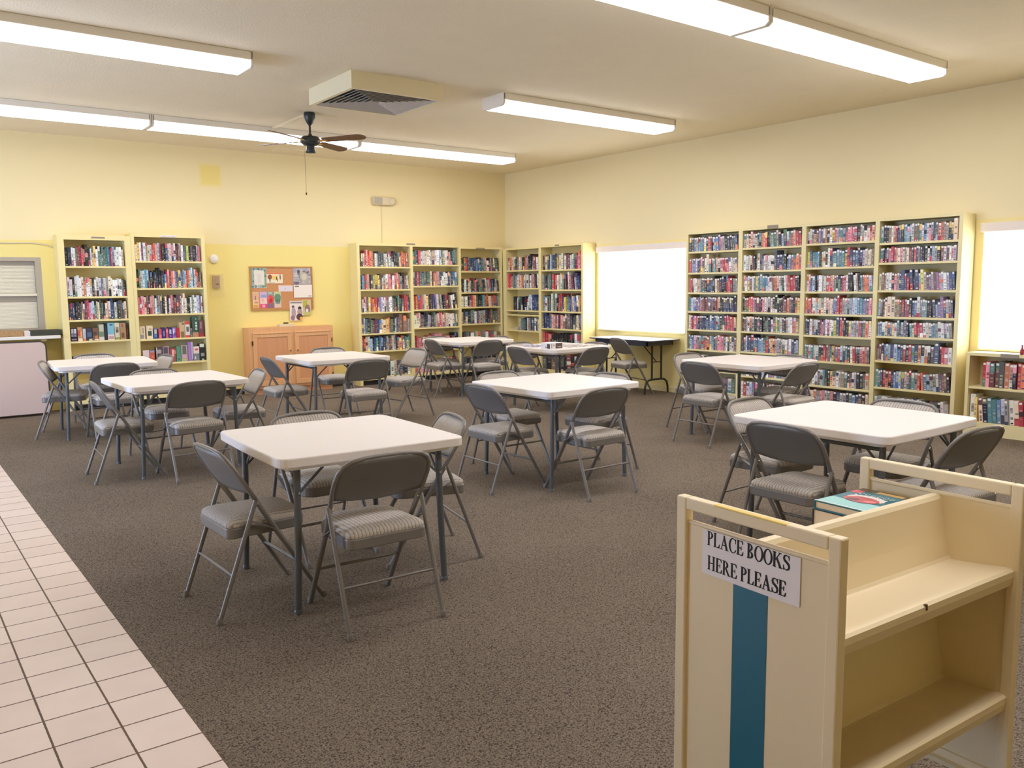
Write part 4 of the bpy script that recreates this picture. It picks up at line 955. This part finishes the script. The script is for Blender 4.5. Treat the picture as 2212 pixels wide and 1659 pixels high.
# ------------------------------------------------------------------ book cart
CO=(1.587,.955); CA=R(-2.824)
t=thing('book_cart','putty-coloured metal book cart with a blue stripe down its end panel','book cart',(*CO,0),CA)
W_,L_=.478,.79
for k,x0 in enumerate((0,L_)):
    x1=x0+.028
    f=MB()
    f.box(x0,x1,0,.032,.10,.95).box(x0,x1,W_-.032,W_,.10,.95).box(x0,x1,.032,W_-.032,.918,.95).box(x0,x1,.032,W_-.032,.10,.135)
    bevel(f.build('end_frame',M['cart'],t),.004,2)
    p=MB(); xm=(x0+x1)/2
    p.box(xm-.004,xm+.004,.03,W_-.03,.13,.884); p.tube([(xm,.031,.885),(xm,W_-.031,.885)],.0065,8)
    pn=p.build('end_panel',M['cart'],t)
    if k==0:
        MB().box(xm-.0052,xm-.004,.193,.295,.137,.80).build('stripe',M['stripe'],pn)
        bevel(MB().box(-.0008,.017,.14,.355,.9455,.9508).build('scuff_tape',M['yellow'],t),.004)
PR=[(.018,.676),(.012,.70),(.0125,.716),(.02,.7215),(.10,.711),(.176,.702),(.186,.703),(.192,.712),(.205,.77),(.216,.84),(.2205,.872),(.228,.882),(.239,.884)]
def sheetpart(name,prof,mirror):
    P=[((W_-y) if mirror else y,z) for y,z in prof]; xs=(.018,L_+.01); mb=MB()
    vs=[(x,y,z) for y,z in P for x in xs]; mb.add(vs,[(2*i,2*i+1,2*i+3,2*i+2) for i in range(len(P)-1)],0,None,False)
    o=mb.build(name,M['cart'],t); so=o.modifiers.new('sol','SOLIDIFY'); so.thickness=.004; so.offset=1 if mirror else -1
    return o
for mir in (False,True):
    sheetpart('top_shelf',PR[:7],mir); sheetpart('back_rest',PR[6:],mir)
    low=[(y,z-.354) for y,z in PR]; sheetpart('lower_shelf',low[:7],mir); sheetpart('lower_back_rest',[(y,z) for y,z in low[6:10]]+[(.232,.66),(.2385,.70)],mir)
MB().obox((.362,.011,.707),(.008,0,0),(0,.006,.0),(0,.001,.012)).obox((.36,.012,.7175),(.010,0,0),(0,.012,-.001),(0,.0,.0035)).build('paint_chip',M['rust'],t)
for x in (.06,.74):
    for y in (.06,.418):
        c=MB().lathe([(.02,-.012),(.045,-.011),(.05,-.006),(.05,.006),(.045,.011),(.02,.012)],20,at=(x,y,.05),axis='y').build('caster',M['black'],t)
        MB().box(x-.012,x+.012,y-.018,y-.014,.05,.10).box(x-.012,x+.012,y+.014,y+.018,.05,.10).build('fork',M['bolt'],c)
for x in (.02,.77): MB().box(x,x+.03,.05,W_-.05,.10,.112).build('base_rail',M['cart'],t)
# sign with serif capitals
ct=Matrix.Translation((*CO,0))@Matrix.Rotation(CA,4,'Z')
sg=thing('paper_sign','white paper sign taped to the cart reading PLACE BOOKS HERE PLEASE','sign',ct@Vector((-.0014+.0085,.395,.766)),CA)
sg.location=ct@Vector((.0085,.395,.766))
MB().box(-.0008,0,-.29,0,0,.114).build('sheet',M['paper'],sg)
for line,z0,width,off in (('PLACE BOOKS',.076,.247,.016),('HERE PLEASE',.014,.237,.018)):
    lt=MB(); gl=[glyph(c) for c in line]; tot=sum(g[1] for g in gl); kx=width/tot; kz=.0355; x=off; n=0
    for shp,adv in gl:
        for poly in shp:
            for ox,oy in ((0,0),(.02,0),(-.02,0),(0,.012),(0,-.012)):
                n+=1; lt.add([(-.00095-.000002*n,-(x+(px_+ox)*kx),z0+(py_+oy)*kz) for px_,py_ in poly],[tuple(range(len(poly)))[::-1]])
        x+=adv*kx
    lt.build('lettering',M['ink'],sg)
M['pages']=mat('book_pages',(232,210,178),.8,noise=.06,nscale=200)
# three books on the far side of the cart
def cart_book(lab,u0,u1,v0,v1,z0,z1,cover,cells=(),rz=0):
    c=((u0+u1)/2,(v0+v1)/2); b=thing('book',lab,'book',ct@Vector((*c,z0)),CA+R(rz),'books lying on the cart')
    a,d,h=(u1-u0)/2,(v1-v0)/2,z1-z0
    cv=MB(); cv.box(-a,a,-d,d,0,.003,c=lin(cover)).box(-a,a,-d,d,h-.003,h,c=lin(cover)).box(-a,a,d-.003,d,.003,h-.003,c=lin(cover))
    for k,q in enumerate(cells):
        pts=q[0]; cv.add([(-a+2*a*x,-d+2*d*y,h+.0002*(k+1)) for x,y in pts],[tuple(range(len(pts)))],0,lin(q[1]))
    cv.build('cover',M['print'],b); MB().box(-a+.004,a-.004,-d+.003,d-.003,.003,h-.003).build('pages',M['pages'],b)
    return b
E_=lambda cx,cy,rx,ry:[(cx+rx*math.cos(2*math.pi*i/20),cy+ry*math.sin(2*math.pi*i/20)) for i in range(20)]
cart_book('brown book at the bottom of the pile on the cart',.545,.775,.30,.455,.724,.775,(120,84,60))
cart_book('thick black-edged book in the middle of the pile on the cart',.53,.765,.295,.455,.7755,.835,(30,30,34))
cells=[(rect(0,.36,0,1),(150,206,200)),(rect(.36,1,0,1),(44,110,120)),(rect(.86,1,0,1),(96,80,56)),(rect(.88,.97,.1,.62),(206,168,96)),(rect(.72,.86,.8,1),(206,80,86)),
 (E_(.52,.48,.17,.36),(236,226,220)),(E_(.45,.5,.14,.34),(196,90,90)),(E_(.40,.62,.07,.12),(120,60,60)),(E_(.42,.3,.05,.12),(226,130,126)),(rect(.0,.03,0,1),(226,226,220))]
for k in range(6): cells.append((ring(.71,.14+.12*k,(.045,.04),(.03,.028),20,330),(206,232,224)))
for k in range(7): cells.append((rect(.575,.61,.12+.1*k,.17+.1*k),(250,246,240)))
cart_book('teal-covered book lying on top of the pile on the cart',.53,.77,.29,.45,.8355,.86,(44,110,120),cells)

# ------------------------------------------------------------------ books: the 300 that show largest stay single
bpy.context.view_layer.update()
dg=bpy.context.evaluated_depsgraph_get()
for b_ in BK:
    vis=0; area=0
    for u in (.2,.8):
        for v in (.12,.5,.88):
            P=b_['T']@Vector((u*b_['w'],-.004,v*b_['h'])); x,y,z=project(P)
            if 0<x<2212 and 0<y<1659:
                d=P-CAMP; L=d.length
                if not SC.ray_cast(dg,CAMP,d/L,distance=L-.01)[0]: vis+=1
    c=b_['T']@Vector((b_['w']/2,0,b_['h']/2)); z=project(c)[2]
    n=(b_['T'].to_3x3()@Vector((0,-1,0))); cs=max(0,n.dot((CAMP-c).normalized()))
    b_['score']=vis/6*b_['w']*b_['h']*cs*(FPX/z)**2
order=sorted(BK,key=lambda q:-q['score'])
single=set(id(q) for q in order[:297])
ORD=['first','second','third','fourth','fifth','sixth','seventh','eighth','ninth','tenth','eleventh','twelfth','thirteenth','fourteenth','fifteenth','sixteenth','seventeenth','eighteenth','nineteenth','twentieth']
used=set()
stuff=MB()
for b_ in BK:
    if id(b_) not in single: 
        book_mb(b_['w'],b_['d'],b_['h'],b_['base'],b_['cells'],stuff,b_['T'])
        continue
    row=b_['row']; i=b_['i']; nm=CL[b_['ch']][1]; seq=[CL[q['ch']][1] for q in row]
    Lc=seq[i-1] if i else None; Rc=seq[i+1] if i<len(seq)-1 else None
    where='%s shelf, %s'%(ORD[b_['si']] if b_['si'] else 'top',b_['bc']['short'])
    same=[k for k,s in enumerate(seq) if s==nm]
    def nb(k): return (seq[k-1] if k else None, seq[k+1] if k<len(seq)-1 else None)
    if len(same)==1: lab='only %s book, %s'%(nm,where)
    elif Lc and Rc and sum(nb(k) in((Lc,Rc),(Rc,Lc)) for k in same)==1 and Lc!=nm and Rc!=nm:
        lab=('%s book between two %s ones, %s'%(nm,Lc,where)) if Lc==Rc else '%s book between %s and %s ones, %s'%(nm,Lc,Rc,where)
    elif i==0: lab='%s book at the left end, %s'%(nm,where)
    elif i==len(seq)-1: lab='%s book at the right end, %s'%(nm,where)
    else: lab='%s of %d %s books from left, %s'%(ORD[same.index(i)],len(same),nm,where)
    assert lab not in used,lab
    used.add(lab)
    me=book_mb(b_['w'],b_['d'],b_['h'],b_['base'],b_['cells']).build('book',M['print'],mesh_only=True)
    o=bpy.data.objects.new('book',me); COL.objects.link(o); o.matrix_world=b_['T']
    tag(o,lab,'book','books on the bookcase shelves')
tag(stuff.build('shelved_books',M['print']),'rows of mixed books filling the farther bookcase shelves','books','books on the bookcase shelves','stuff')

# ------------------------------------------------------------------ world, view
wd=bpy.data.worlds.new('world'); SC.world=wd; wd.use_nodes=True
wd.node_tree.nodes['Background'].inputs[0].default_value=(.8,.9,1,1); wd.node_tree.nodes['Background'].inputs[1].default_value=1.0
SC.view_settings.view_transform='Standard'; SC.view_settings.look='None'; SC.view_settings.gamma=1; SC.view_settings.use_curve_mapping=False
SC.view_settings.exposure=-.36
SC.cycles.max_bounces=8; SC.cycles.diffuse_bounces=5
SC.cycles.use_denoising=True
